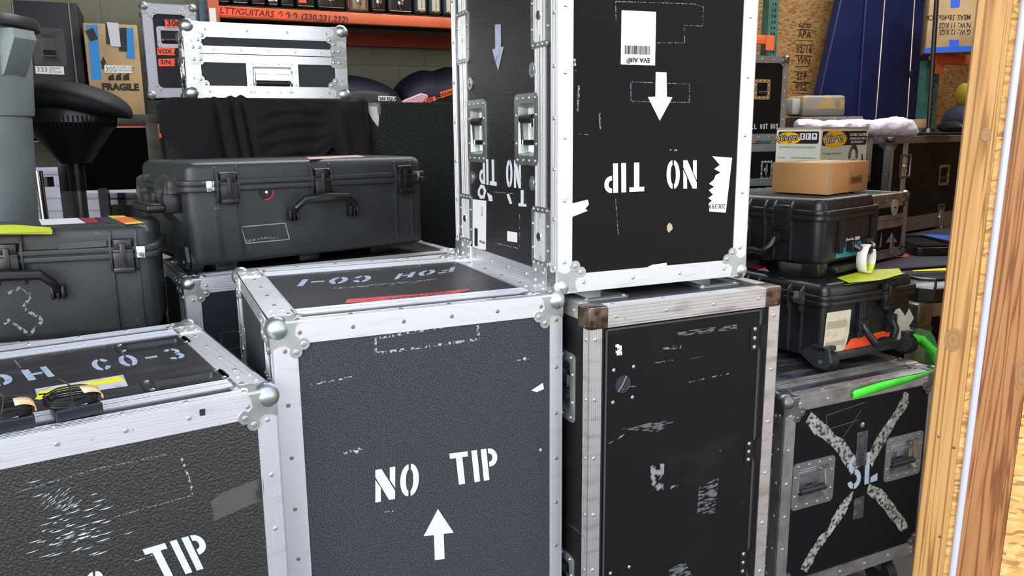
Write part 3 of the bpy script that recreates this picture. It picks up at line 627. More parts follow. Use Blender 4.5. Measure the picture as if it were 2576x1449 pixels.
# ---- left case FOH CO-3
wL,dL,hL=.62,.6715,1.0; cL=(-.9655,1.0932,.0263); yL=.5919
WL=yawm(*cL,yL); FT=FR(wL,dL,hL,'T'); gT=uvpix(WL,FT)
pans=[(gT(450,857),),(gT(545,943),)]; pq=[(wL-.125,gT(447,858)[1]),(wL-.125,gT(545,944)[1])]
L,WL=flight_case('flight_case','leather-grain black case with two black dishes on its lid, front left corner of the pile',cL,yL,wL,dL,hL,BLK_L,top=BLK_T,
  tw={'*':.035,'Fr':.036,'Ft':.047,'Tr':.058,'Tf':.030,'Tb':.030,'Rl':.03},ribs={'F':4,'T':2,'L':2,'R':2,'B':1,'D':1},lidF=.087,lidB=.087,holes={'T':[(u-.052,v-.026,u+.052,v+.026) for u,v in pq]},rball=.025,pet=1.08)
for u,v in pq:
    mb=MB(); mb.push(FT@M4.Translation((u,v,0))); dish(mb,-.078,-.040,.078,.040,.020,.014,.016,riv=False); mb.mi=1
    for a in (-.066,.066):
        for b in (-.030,.030): mb.rivet(a,b,.0022,.0055)
    mb.build('black_caster_dish',[PLA2,ZINC],L)
mb=MB(); mb.push(FT); stencil(mb,'CO-3',gT(240,935),gT(470,900),gT(225,908),gap=.30); mb.build('stencil_lettering',WPB,L,smooth=False)
mb=MB(); mb.push(FT); stencil(mb,'FOH',gT(-128,994),gT(138,947),gT(-140,966),gap=.30); mb.build('stencil_lettering',WPB,L,smooth=False)
YEL=mat('yellow_tape',S('e8e020'),.45); 
patch(L,FT,[(88,980),(310,944),(322,972),(96,1007)],mat('grubby_white_tape',(.55,.55,.53),.5,noise=(30,(.3,.3,.3),.5,.7)),'white_label_tape',gT)
patch(L,FT,[(97,988),(302,949),(314,958),(98,997)],YEL,'yellow_tape_stripe',gT,n=.0014)
patch(L,FT,[(98,993),(128,990),(124,1002),(88,1007)],YEL,'yellow_tape_scrap',gT,n=.0014)
streak(L,FT,[(35,906),(58,932)],.003,gg=gT); streak(L,FT,[(60,905),(262,872),(262,878)],.002,m=TR,gg=gT); streak(L,FT,[(285,873),(312,892)],.003,gg=gT)
F=FR(wL,dL,hL,'F'); g=uvpix(WL,F)
mb=MB(); mb.push(F); stencil(mb,'TIP',g(400,1465),g(542,1420),g(358,1382),gap=.13); mb.build('stencil_lettering',WP,L,smooth=False)
mb=MB(); mb.push(F); stencil(mb,'NO',g(140,1535),g(262,1500),g(140,1463),gap=.16); mb.build('stencil_lettering',WP,L,smooth=False)
patch(L,F,[(529,1262),(556,1240),(650,1204),(662,1206),(664,1256),(600,1282),(533,1313),(536,1290)],mat('clear_glossy_tape',(.16,.155,.14),.05,alpha=.35,noise=(14,(.05,.05,.045),.5,.6)),'clear_tape_strip',g)
streak(L,F,[(40,1238),(240,1180),(420,1142)],.002,m=TR,gg=g); streak(L,F,[(280,1302),(485,1245)],.002,m=TR,gg=g); streak(L,F,[(300,1425),(400,1390)],.002,m=RES,gg=g)
streak(L,F,[(456,1152),(472,1195),(486,1243)],.004,m=RES,gg=g)
rnd=random.Random(7)
mb=MB(); mb.push(F)
for i in range(60):
    px=rnd.gauss(190,55); py=rnd.gauss(1325,45); q=g(px,py); L_=rnd.uniform(.003,.012); t_=rnd.uniform(.0003,.0008)
    if q[0]<.05 or q[0]>wL-.06: continue
    mb.prism([(q[0]-L_,q[1]),(q[0],q[1]+t_+.0005),(q[0]+L_,q[1]+.0015),(q[0],q[1]-t_)],.0007,.0011)
mb.build('scratches',WP,L,smooth=False); mb=MB(); mb.push(F)
for i in range(30):
    px=rnd.gauss(160,22); py=rnd.gauss(1262,14); q=g(px,py)
    if q[0]<.05: continue
    mb.prism([(q[0]-.004,q[1]-.002),(q[0]+.003,q[1]+.0035),(q[0]+.004,q[1]+.003)],.0007,.0011)
mb.build('scratches',WP,L,smooth=False)
# black peeled square + paper scraps on the front rail
patch(L,F,[(501,1029),(515,1027),(515,1043),(502,1045)],INK,'black_tape_square',g,n=.0035)
# ---- case SL
wS,dS,hS=.6316,.6,.6101; cS=(.7606,2.1153,.15); yS=.4484
WS=yawm(*cS,yS); FL=FR(wS,dS,hS,'L'); F=FR(wS,dS,hS,'F'); g=uvpix(WS,F); gL=uvpix(WS,FL)
hs=[g(2045,1214),g(2272,1147)]; lS=[(dS-.085,gL(1930,1112)[1]),(dS-.085,gL(1916,1392)[1])]
S_,WS=flight_case('flight_case','black flight case with peeled tape cross and white stencil SL, beside the wooden post',cS,yS,wS,dS,hS,BLK_X,top=mat('dusty_black_top',(.03,.03,.035),.4,noise=(7,(.16,.18,.2),.5,.75,(1,3,1))),
  tw={'*':.040,'Fr':.036,'Fl':.040,'Lr':.040},ribs={'F':1,'L':1,'T':2,'R':1,'B':1,'D':1},metal=ALUD,hard=ZINCD,lidF=.105,rball=.024,pet=1.1,holes={'F':[hl(u,v,.165,.145,.022) for u,v in hs],'L':[hl(u,v,.1,.15,.016) for u,v in lS]},riv=.1)
for u,v in hs: handle(S_,F,u,v,.165,.145,m=mat('aged_zinc_steel',(.42,.42,.40),.35,.9))
for u,v in lS: latch(S_,FL,u,v,.1,.15)
GLUE=mat('peeled_tape_glue',(.26,.27,.235),.8,noise=[(16,(.40,.41,.35),.5,.65),(75,(.015,.015,.015),.47,.60)])
for k,pl in enumerate(([(2026,1062),(2040,1036),(2068,1060),(2090,1082),(2120,1105),(2150,1145),(2165,1170),(2140,1195),(2125,1170),(2095,1125),(2060,1098),(2045,1090)],
  [(2275,984),(2287,990),(2283,1020),(2255,1060),(2235,1095),(2215,1130),(2193,1175),(2182,1150),(2200,1110),(2225,1070),(2252,1030)],
  [(2186,1215),(2215,1228),(2250,1270),(2280,1315),(2283,1328),(2266,1337),(2235,1300),(2205,1260),(2180,1240)],
  [(2146,1235),(2140,1260),(2120,1300),(2088,1345),(2060,1380),(2045,1415),(2028,1440),(2012,1430),(2030,1400),(2060,1350),(2085,1325),(2100,1290),(2125,1255)])):
    patch(S_,F,pl,GLUE,'peeled_tape_residue',g,n=.0006,torn_=4,seed=k+2)
patch(S_,F,[(2155,1088),(2183,1082),(2178,1170),(2152,1172)],mat('dull_black_tape',(.035,.038,.042),.5,noise=(40,(.10,.11,.12),.5,.7)),'vertical_tape_strip',g,n=.0011)
patch(S_,F,[(2148,1255),(2174,1245),(2170,1300),(2144,1308)],MATS['dull_black_tape'],'vertical_tape_strip',g,n=.0011)
mb=MB(); mb.push(F); stencil(mb,'S',g(2131,1234),g(2165,1222),g(2133,1149)); stencil(mb,'L',g(2174,1219),g(2206,1208),g(2176,1140)); mb.build('stencil_lettering',WPB,S_,smooth=False)
q=g(2160,1142); ftext('tape_writing','LEL',INK,S_,F,q,None,.03,rot=-PI/2,n=.002)
mb=MB(); mb.push(F); q=g(2169,1069); mb.rivet(q[0],q[1],.0005,.009); mb.build('bolt_head',ZINC,S_)
TD=mat('dim_tape_outline',(.05,.05,.055),.6)
streak(S_,F,[(2080,1080),(2078,1045),(2175,1012)],.003,m=TD,gg=g); streak(S_,F,[(2080,1080),(2160,1056)],.003,m=TD,gg=g); streak(S_,F,[(2110,1115),(2165,1032)],.003,m=TD,gg=g)
mb=MB()
for cx,cy in ((.08,.08),(wS-.08,.08),(.08,dS-.08),(wS-.08,dS-.08)):
    k=MB(); k.box(cx-.045,cy-.05,-.012,cx+.045,cy+.05,0); k.box(cx-.03,cy-.02,-.08,cx-.024,cy+.03,-.01); k.box(cx+.024,cy-.02,-.08,cx+.03,cy+.03,-.01)
    H=k.build('caster',ZINCD,S_); k=MB(); k.cyl((cx-.018,cy,-.1),(1,0,0),.05,.036,20); k.build('caster_wheel',RUB,H)
# ---- case behind, carrying the long hard case
wM,dM,hM=.92,.42,1.04; cM=(-.934,2.234,.05); yM=.545
M_,WM=flight_case('flight_case','black flight case under the long hard case, its bright left corner showing',cM,yM,wM,dM,hM,lam('bluish_black_laminate',(.010,.014,.018),.5),top=BLK_T,
  tw={'*':.030,'Ft':.04,'Fl':.04},ribs={'F':3,'T':2,'L':2,'R':2,'B':1,'D':1},lidF=.087,rball=.022)
F=FR(wM,dM,hM,'F'); g=uvpix(WM,F); streak(M_,F,[(553,838),(610,830)],.002,m=TD,gg=g); streak(M_,F,[(553,838),(560,880),(612,872)],.002,m=TD,gg=g)
# ================================================================ HARD PLASTIC CASES
def wid(P,a,px,py):
    q=on_pl(px,py,P,V3((math.sin(a),-math.cos(a),0))); return (q-P).dot(V3((math.cos(a),math.sin(a),0)))
def dep(P,a,px,py):
    q=on_pl(px,py,P,V3((math.cos(a),math.sin(a),0))); return (q-P).dot(V3((-math.sin(a),math.cos(a),0)))
IN=.014
def hard_latch(P,fr,u,z,w_=.05,h_=.085,name='latch'):
    mb=MB(); mb.push(fr@M4.Translation((u,z,0))); a=w_/2
    mb.rbox(-a,-h_*.55,0,a,h_*.12,.016,.004,2); mb.rbox(-a*.9,h_*.10,-.004,a*.9,h_*.42,.013,.004,2); mb.box(-a*.95,h_*.02,.012,a*.95,h_*.06,.019)
    mb.rbox(-a*.28,-h_*.5,.012,a*.28,h_*.3,.0195,.003,2); mb.rbox(-a*1.02,-h_*.60,.004,a*1.02,-h_*.42,.021,.004,2)
    mb.cyl((-a*.95,h_*.36,.007),(1,0,0),.006,w_*.95,10)
    return mb.build(name,PLAK,P)
def ribpair(P,fr,u,gap,zt,zs,zb,mirror=1,name='rib',th=.0028,out=.016,up=1):
    for s_ in (-1,1):
        mb=MB(); mb.push(fr@M4.Translation((u+s_*gap/2,0,0))@M4.Rotation(R(90),4,'Y')@M4.Rotation(R(90),4,'Z'))
        # local after rotations: x->v(z), y->u?, build prism in (n,z) plane instead
        mb.pop(); mb.push(fr@M4.Translation((u+s_*gap/2,0,0)))
        def pr(poly):   # poly in (n,z)
            n_=len(poly); vs=[(-th,z,n) for n,z in poly]+[(th,z,n) for n,z in poly]
            mb.add(vs,[tuple(range(n_)),tuple(reversed(range(n_,2*n_)))]+[(i,n_+i,n_+(i+1)%n_,(i+1)%n_) for i in range(n_)])
        if up: pr([(-.004,zt),(.002,zt-.002),(out,zs+.022),(out,zs-.036),(.005,zs-.052),(-.004,zs-.052)])
        pr([(-.003,zs-.04),(.006,zs-.04),(.006,zb+.01),(.001,zb),(-.003,zb)])
        mb.build(name,PLA,P)
def grip_handle(P,fr,u,zg,w_,arm,out=.045,name='carry_handle',m=PLAK,r=.013):
    """folded handle: grip bar at height zg, arms run down (arm>0) or up (arm<0) to hinge blocks"""
    a=w_/2; mb=MB(); mb.push(fr)
    pts=[(u-a,zg-arm,out*.35),(u-a+.004,zg-arm*.5,out*.8),(u-a+.03,zg-.001*0,out),(u,zg+.003,out),(u+a-.03,zg,out),(u+a-.004,zg-arm*.5,out*.8),(u+a,zg-arm,out*.35)]
    mb.tube(pts,[r*.8,r*.85,r,r*1.1,r,r*.85,r*.8],10); H=mb.build(name,m,P)
    for s_ in (-1,1):
        k=MB(); k.push(fr@M4.Translation((u+s_*a,zg-arm,0)))
        for q in (-.012,0,.012): k.rbox(q-.004,-.02,-.002,q+.004,.016,.026,.003,2)
        k.cyl((-.018,-.004,.012),(1,0,0),.005,.036,8); k.build('hinge_block',m,H)
def hard_case(name,label,loc,yaw,w,d,h,seam,skin=PLA,rv=.035,ribsF=(),latF=(),ribsL=(),latL=(),cat='hard case',feet=.03,rot=None,top_ribs=0):
    t=thing(name,label,cat,loc,yaw,rot=rot); zs=seam
    mb=MB(); mb.vbox(IN,IN,0,w-IN,d-IN,zs-.004,rv,0,.022); mb.build('case_body',skin,t)
    mb=MB(); mb.vbox(IN,IN,zs+.004,w-IN,d-IN,h,rv,.026); mb.build('case_lid',skin,t)
    for z0,z1,nm in ((zs-.017,zs-.001,'lower_rim'),(zs+.001,zs+.017,'upper_rim')):
        mb=MB(); mb.vbox(0,0,z0,w,d,z1,rv+.006,.004,.004); mb.build(nm,skin,t)
    mb=MB(); mb.vbox(.003,.003,zs-.002,w-.003,d-.003,zs+.002,rv); mb.build('gasket',RUB,t)
    fr=FR(w,d,h,'F')@M4.Translation((0,0,-IN)); fl=FR(w,d,h,'L')@M4.Translation((0,0,-IN))
    for u in ribsF: ribpair(t,fr,u,.062,h-.012,zs,.012)
    for u in latF: hard_latch(t,fr@M4.Translation((0,0,IN*.6)),u,zs)
    for u in ribsL: ribpair(t,fl,u,.062,h-.012,zs,.012)
    for u in latL: hard_latch(t,fl@M4.Translation((0,0,IN*.6)),u,zs)
    for k in range(top_ribs):
        mb=MB(); u=w*(k+.8)/(top_ribs+.6); mb.tube([(u,d-.03,h-.001),(u,.04,h-.001),(u,.022,h-.009),(u,IN+.001,h-.026),(u,IN-.001,zs+.02)],.0032,6); mb.build('lid_rib',skin,t)
    return t,fr,fl,yawm(*loc,yaw)
def wheel(P,T,u,y,z,r=.032,wd=.03,house=True):
    """wheel with moulded housing, axis along x of frame T"""
    if house:
        mb=MB(); mb.push(T); pr=[(y-.024,z+.046),(y-.036,z+.004),(y-.022,z-.018),(y+.02,z-.022),(y+.085,z+.012),(y+.03,z+.05)]
        n_=len(pr); mb.add([(u-wd*.75,a,b) for a,b in pr]+[(u-wd*.5,a,b) for a,b in pr],[tuple(range(n_)),tuple(reversed(range(n_,2*n_)))]+[(i,n_+i,n_+(i+1)%n_,(i+1)%n_) for i in range(n_)])
        mb.box(u-wd*.75,y-.012,z+.032,u+wd*.55,y+.04,z+.046); mb.build('wheel_housing',PLA,P)
    mb=MB(); mb.push(T); mb.cyl((u-wd*.42,y,z),(1,0,0),r,wd*.84,20); mb.mi=1; mb.cyl((u-wd*.80,y,z),(1,0,0),.0065,.006,10); mb.build('wheel',[RUB,ZINC],P)
# ---- long hard case on the rear flight case
cP=(-.922,2.252,1.1225); yP=.6805; wP,dP,hP=.822,.5,.298
P_,fP,fPl,WP_=hard_case('hard_case','long black plastic hard case with peeled label outline, in front of the carpeted box',cP,yP,wP,dP,hP,.232)
gP=uvpix(WP_,fP)
for px in (570,806,1013):
    u=gP(px,470)[0]; ribpair(P_,fP,u,.062 if px!=806 else .066,hP-.012,.232,.012 if px!=806 else .17); hard_latch(P_,fP@M4.Translation((0,0,.008)),u,.232,.052,.09)
u=gP(808,510)[0]; z=gP(808,497)[1]; grip_handle(P_,fP,u,z,abs(gP(885,530)[0]-gP(735,540)[0]),.045)
mb=MB(); mb.push(fP); q=gP(668,483); mb.prism(arc(q[0],q[1],.021,.021,0,345,18),0,.003); mb.prism(arc(q[0],q[1],.016,.016,0,345,18),0,.006); mb.mi=1; mb.cyl((q[0],q[1],.006),(0,0,1),.0045,.0015,10)
mb.mi=2; mb.prism(ring(q[0],q[1],(.0245,.0245),(.020,.020),-100,10,10),.0005,.0028); mb.build('pressure_valve',[PLAK,STK,mat('red_ring',S('d8362a'),.5)],P_)
streak(P_,fP,[(606,571),(717,561),(728,602),(619,612)],.0028,m=mat('pale_glue_outline',(.30,.32,.31),.6),gg=gP,closed=True)
streak(P_,fP,[(620,606),(670,598),(700,600)],.006,gg=gP,m=TR)
# metal hasps in the rim, side handle, rear wheel, feet
for px,py in ((523,452),(1043,432)):
    q=gP(px,py); mb=MB(); mb.push(fP); mb.rbox(q[0]-.012,.232-.016,.010,q[0]+.012,.232+.016,.0175,.003,2); mb.build('padlock_protector',CHROME,P_)
for yy in (.10,.20,.40):
    mb=MB(); mb.push(fPl); u=dP-yy; n_=6
    pr=[(-.02,.272),(.03,.245),(.034,.20),(.024,.15),(-.01,.11),(-.02,.11)]
    mb.add([(u-.022,z,n) for n,z in pr]+[(u+.022,z,n) for n,z in pr],[tuple(range(6)),tuple(reversed(range(6,12)))]+[(i,6+i,6+(i+1)%6,(i+1)%6) for i in range(6)]); mb.build('hinge_guard',DUST,P_)
mb=MB(); mb.push(fPl)
for u in (.30,.42): mb.rbox(u-.008,.155,0,u+.008,.21,.05,.004,2)
mb.rbox(.28,.160,.045,.44,.185,.10,.010,3); mb.build('side_pull_handle',PLAK,P_)
wheel(P_,M4.Translation((0,0,0))@M4.Rotation(0,4,'Z'),.03,.06,.012,.036,.04)
for u in (.13,.40,.66):
    for y in (.10,.38):
        mb=MB(); mb.rbox(u-.035,y-.03,-.0292,u+.035,y+.03,.01,.006,2); mb.build('foot',PLAK,P_)
mb=MB(); mb.rbox(.18,.16,-.022,.62,.34,.005,.008,2); mb.build('trolley_rail_cover',PLAK,P_)
FTp=FR(wP,dP,hP,'T'); gT=uvpix(WP_,FTp)
patch(P_,FTp,[(780,402),(920,395),(900,391),(770,396)],mat('pink_paper_label',S('d9b4ac'),.6,noise=(30,S('b05a4c'),.55,.7)),'paper_label',gT)
# ---- left hard case + the plain case it stands on
cQ=(-1.674,1.870,.9749); yQ=.305; wQ,dQ,hQ=.765,.29,.293
Q_,fQ,fQl,WQ=hard_case('hard_case','black plastic hard case with lime tape and orange sticker on its lid, beside the bin',cQ,yQ,wQ,dQ,hQ,.222)
gQ=uvpix(WQ,fQ)
for px in (-262,21,312):
    u=gQ(px,625)[0]; ribpair(Q_,fQ,u,.062,hQ-.012,.222,.012 if px!=21 else .15); hard_latch(Q_,fQ@M4.Translation((0,0,.008)),u,.222,.05,.088)
q=gQ(5,690); grip_handle(Q_,fQ,gQ(-5,690)[0],q[1],.27,.05)
q=gQ(355,617); mb=MB(); mb.push(fQ); mb.rbox(q[0]-.011,.222-.016,.010,q[0]+.011,.222+.016,.0175,.003,2); mb.build('padlock_protector',CHROME,Q_)
for pts in (((20,738),(55,722),(78,742),(60,772)),((10,815),(25,803)),((32,812),(75,842),(106,808),(98,795)),((62,778),(95,796))): streak(Q_,fQ,pts,.008,m=mat('peeling_tape_glue',(.22,.24,.25),.7,alpha=(90,.44,.54)),gg=gQ,n=.0006)
streak(Q_,fQ,[(150,618),(270,610)],.016,m=mat('faint_dust',(.05,.055,.055),.6),gg=gQ,n=IN+.0003)
FQT=FR(wQ,dQ,hQ,'T'); gT=uvpix(WQ,FQT)
LIME=mat('lime_tape',S('d6e22a'),.4,noise=(60,S('b4c028'),.55,.7)); ORG=mat('orange_sticker',S('f06a2c'),.5); NEON=mat('neon_orange_sticker',S('ff5a32'),.5)
patch(Q_,FQT,[(-60,590),(128,582),(128,573),(30,566),(-60,570)],LIME,'lime_tape_strip',gT)
patch(Q_,FQT,[(97,553),(200,549),(215,562),(105,567)],STK,'flight_tag',gT); patch(Q_,FQT,[(194,549),(235,549),(252,560),(215,562)],mat('dark_red_label',S('8c2226'),.5),'red_label',gT,n=.001)
patch(Q_,FQT,[(270,544),(310,543),(364,562),(318,565)],mat('yellow_green_sticker',S('d8d038'),.5),'yellow_sticker',gT); patch(Q_,FQT,[(283,549),(325,547),(350,558),(308,562)],ORG,'orange_sticker',gT,n=.0012)
patch(Q_,FQT,[(236,548),(266,547),(300,560),(270,562)],mat('navy_label',S('232c44'),.5),'navy_label',gT)
mb=MB(); mb.push(fQ@M4.Translation((0,0,0))); o_=[gQ(-60,590),gQ(132,589),gQ(132,575),gQ(-60,572)]; mb.prism([(a,min(b,hQ-.003)) for a,b in o_],.001,.0018); mb.build('lime_tape_strip',LIME,Q_,smooth=False)
flight_case('flight_case','plain black case under the lime-taped hard case, mostly hidden in shadow',(-1.66,1.90,.0),yQ,.66,.27,.968,BLK_X,metal=ALUD,hard=ZINCD,rball=.02)
# ---- wheeled hard case on SL
c1=(.9435,2.3389,.7950); y1=.505; w1,d1,h1=.452,.5,.2425
T1,f1,f1l,W1=hard_case('hard_case','black wheeled hard case with beige label and white tape cross, on the SL case',c1,y1,w1,d1,h1,.190,PLA2,rv=.03)
g1=uvpix(W1,f1)
for u in (.12,.30,.42): ribpair(T1,f1l,d1-u,.05,h1-.012,.19,.012)
for u in (.10,.2,.33):
    mb=MB(); mb.push(f1l); mb.rbox(d1-u-.02,.172,.004,d1-u+.02,.21,.022,.004,2); mb.build('lid_hinge',DUST,T1)
u=g1(2222,740)[0]; hard_latch(T1,f1@M4.Translation((0,0,.008)),u,.19,.045,.085); 
for s_ in (-1,1):
    mb=MB(); mb.push(f1); uu=u-.040+s_*.070
    for q in (-.009,0,.009): mb.rbox(uu+q-.003,.06,0,uu+q+.003,.18,.014,.002,1)
    mb.build('trolley_rail',PLAK,T1)
grip_handle(T1,f1,u-.040,.045,.14,-.06,.045,name='trolley_handle')
patch(T1,f1,[(2080,787),(2141,778),(2135,838),(2121,891),(2068,901),(2073,850)],mat('beige_shipping_label',S('d8ccb4'),.6,noise=(30,S('bfb196'),.5,.7)),'beige_shipping_label',g1)
patch(T1,f1,[(2080,810),(2130,803),(2128,822),(2078,829)],mat('faint_label_print',S('b0a48c'),.6),'label_print',g1,n=.0014)
patch(T1,f1,[(2075,862),(2125,853),(2122,865),(2073,874)],MATS['faint_label_print'],'label_print',g1,n=.0014)
patch(T1,f1,[(2115,900),(2117,885),(2140,853),(2220,833),(2249,826),(2244,866),(2180,886)],NEON,'orange_tape_label',g1,n=.0009)
WT=mat('white_cloth_tape',(.62,.64,.64),.6,noise=(14,(.5,.52,.53),.45,.7))
patch(T1,f1,[(2252,778),(2262,775),(2276,795),(2296,848),(2283,863),(2262,826),(2245,790)],WT,'white_tape_strip',g1,n=.0020); patch(T1,f1,[(2285,775),(2297,800),(2252,871),(2240,858),(2262,820)],WT,'white_tape_strip',g1,n=.0028)
FT1=FR(w1,d1,h1,'T'); gT=uvpix(W1,FT1)
patch(T1,FT1,[(2105,699),(2180,680),(2262,676),(2270,690),(2215,705),(2135,712)],LIME,'lime_tape_strip',gT)
mb=MB(); mb.push(f1); mb.prism([(a,min(b,h1-.006)) for a,b in [g1(2128,716),g1(2266,696),g1(2262,688),g1(2122,702)]],.001,.0018); mb.build('lime_tape_strip',LIME,T1,smooth=False)
patch(T1,FT1,[(1876,672),(1930,680),(1925,672),(1876,665)],REDT,'red_tape_strip',gT); patch(T1,FT1,[(1905,680),(1935,684),(1925,674)],mat('pink_sticker',S('e9a9c4'),.6),'pink_sticker',gT,n=.0014)
TW=M4.Translation((0,0,0))
wheel(T1,TW,.035,.010,.005,.032,.04); wheel(T1,TW,w1-.035,.010,.005,.032,.04)
mb=MB(); mb.rbox(.062,.004,-.002,w1-.062,.05,.026,.006,2); mb.build('axle_beam',PLA,T1)
for u in (.05,w1-.05): mb=MB(); mb.rbox(u-.02,d1-.09,-.0265,u+.02,d1-.03,.01,.005,2); mb.build('foot',PLAK,T1)
# ---- upper hard case with teal label
c2=(.9609,2.4363,1.0744); y2=.6956; w2,d2,h2=.379,.45,.2136
T2,f2,f2l,W2=hard_case('hard_case','glossy black hard case with teal name plate and looped luggage tag, second of its stack',c2,y2,w2,d2,h2,.160,PLA2,rv=.035,top_ribs=6)
g2=uvpix(W2,f2); g2l=uvpix(W2,f2l)
for px in (1972,1908): ribpair(T2,f2l,g2l(px,560)[0],.06,h2-.012,.16,.012)
for px in (1972,):
    mb=MB(); mb.push(f2l); u=g2l(px,560)[0]; mb.rbox(u-.026,.075,0,u+.026,.19,.020,.005,2)
    for k in range(8): mb.box(u-.022,.09+k*.011,.019,u+.022,.094+k*.011,.023)
    mb.build('louvred_latch',PLAK,T2)
u=g2l(1915,620)[0]; grip_handle(T2,f2l,u,.035,.12,-.05,.04)
mb=MB(); mb.push(f2l); a=g2l(1882,580); mb.tube([(a[0],a[1]+.02,.006),(a[0]+.012,a[1],.03),(a[0],a[1]-.02,.02)],.005,8); mb.build('orange_grip_ring',ORG,T2)
q0,q1=g2(2107,560),g2(2180,545)
for q in (g2(2110,600),g2(2192,585)):
    mb=MB(); mb.push(f2)
    for k in (-.009,0,.009): mb.rbox(q[0]+k-.003,.035,0,q[0]+k+.003,.165,.014,.002,1)
    mb.build('handle_rail',PLAK,T2)
TEAL=mat('teal_label',S('2a8ea0'),.4)
patch(T2,f2,[(2127,609),(2175,604),(2176,637),(2101,650),(2104,628),(2125,622)],TEAL,'teal_label',g2,n=.001)
patch(T2,f2,[(2122,598),(2177,588),(2176,604),(2124,612)],INK,'name_plate',g2,n=.0012)
q=g2(2126,608); r_=g2(2176,600); ftext('name_lettering','Apache 5800',STK,T2,f2,q,None,.0175,rot=math.atan2(r_[1]-q[1],r_[0]-q[0]),n=.0022,sq=.98,shear=.2,bold=.0002)
uu=g2(2152,628)[0]; grip_handle(T2,f2,uu,g2(2150,628)[1],.10,-.02,.045)
# luggage tag loop hanging on that handle
mb=MB(); q=g2(2178,655); cx,cz=q[0],q[1]
pts=[]
for k in range(25):
    a=R(80+320*k/24); pts.append((cx+.031*math.cos(a),cz+.046*math.sin(a)))
fT=f2@M4.Translation((0,0,.05)); q=uvpix(W2,fT)(2179,650); pts=[(a-cx+q[0],b-cz+q[1]) for a,b in pts]
mb.push(f2); off=.05
mb.loft([[(a,b,off-.017),(a,b,off+.017)] for a,b in pts],cap=False,closed=False); mb.fm=[1 if 15<k<19 else 0 for k in range(24)]
lt=mb.build('luggage_tag',[STK,LIME],None); lt.matrix_world=W2; md=lt.modifiers.new('s','SOLIDIFY'); md.thickness=.0008
tag(lt,'white looped paper luggage tag hanging from the handle above the teal plate','luggage tag')
for u in (.05,w2-.05):
    for y in (.05,d2-.06): mb=MB(); mb.rbox(u-.03,y-.03,-.0355,u+.03,y+.03,.01,.006,2); mb.build('foot',PLAK,T2)
mb=MB(); mb.rbox(.1,.0,-.030,w2-.02,.06,-.004,.008,2); mb.build('trolley_base',PLAK,T2)
# ---- cardboard parcel
yK=.74; PK=on_z(2080,491,c2[2]+h2+.003); wK=wid(PK,yK,2182,477); dK=dep(PK,yK,1940,487); hK=at_y(2084,411,PK.y).z-PK.z
K=thing('parcel','small taped brown cardboard parcel on the upper hard case','parcel',tuple(PK),yK); WK=yawm(*PK,yK)
mb=MB(); mb.rbox(0,0,0,wK,dK,hK,.003,2); bx=mb.build('carton',CARD,K)
F=FR(wK,dK,hK,'F'); g=uvpix(WK,F); gl_=uvpix(WK,FR(wK,dK,hK,'L')); FTk=FR(wK,dK,hK,'T')
mb=MB(); q=[g(2137,446),g(2168,440),g(2168,458),g(2137,463)]; mb.push(F)
for a,b in zip(q,q[1:]+q[:1]):
    t=V3((b[0]-a[0],b[1]-a[1],0)).normalized()*.0006; mb.prism([(a[0]-t.y,a[1]+t.x),(b[0]-t.y,b[1]+t.x),(b[0]+t.y,b[1]-t.x),(a[0]+t.y,a[1]-t.x)],.0003,.0006)
mb.build('stamp_frame',INK,K,smooth=False); barcode(K,F,g,[(2140,460),(2166,456),(2166,443),(2140,447)],name='printed_barcode',m=mat('brown_ink',S('4a3420'),.7))
ftext('printed_mark','XRA2',INK2,K,F,g(2138,440),None,.009,n=.0005,rot=-.05)
mb=MB(); mb.push(FTk); mb.box(wK*.1,dK*.3,0,wK*.8,dK*.62,.0006); mb.build('top_label',mat('brown_white_label',(.5,.44,.36),.5),K)
mb=MB(); mb.push(F); mb.box(-.003,.0,-.001,.028,hK,.0006); mb.push(FR(wK,dK,hK,'L')); mb.pop(); mb.build('packing_tape',PACK,K)
# ================================================================ CARPETED BOX, SILVER CASE, BLACK CLOTH
CARPET=mat('dark_grey_carpet',(.010,.012,.012),.95,noise=(230,(.036,.042,.040),.45,.65),bump=(240,.8,.004),spec=.1)
yJ=.43; PJ=at_y(414,300,2.88); 
J0=V3((PJ.x,PJ.y,0)); nJ=V3((math.sin(yJ),-math.cos(yJ),0))
zJ=on_pl(1000,257,J0,nJ).z; wJ=1.42; dJ=.62; WJ=yawm(J0.x,J0.y,0,yJ)
J=thing('carpeted_box','large dark grey carpet-covered box with a torn white tag on its top edge','box',(J0.x,J0.y,0),yJ)
mb=MB(); mb.rbox(0,0,.02,wJ,dJ,zJ,.006,2); mb.build('carpeted_body',CARPET,J)
FJ=FR(wJ,dJ,zJ,'F'); gJ=uvpix(WJ,FJ)
patch(J,FJ,[(916,258),(952,260),(953,300),(951,320),(936,300),(926,280)],mat('torn_paper',(.52,.52,.46),.7,noise=(30,(.35,.35,.32),.5,.7)),'torn_paper_tag',gJ,n=.0012)
patch(J,FJ,[(905,258),(958,258),(958,288),(950,290),(948,268),(908,266)],mat('shiny_clear_tape',(.2,.2,.2),.05,alpha=.35),'clear_tape_strip',gJ,n=.0024)
# silver case
yV=.42; BV=V3((-1.2459,3.172,1.6451)); 
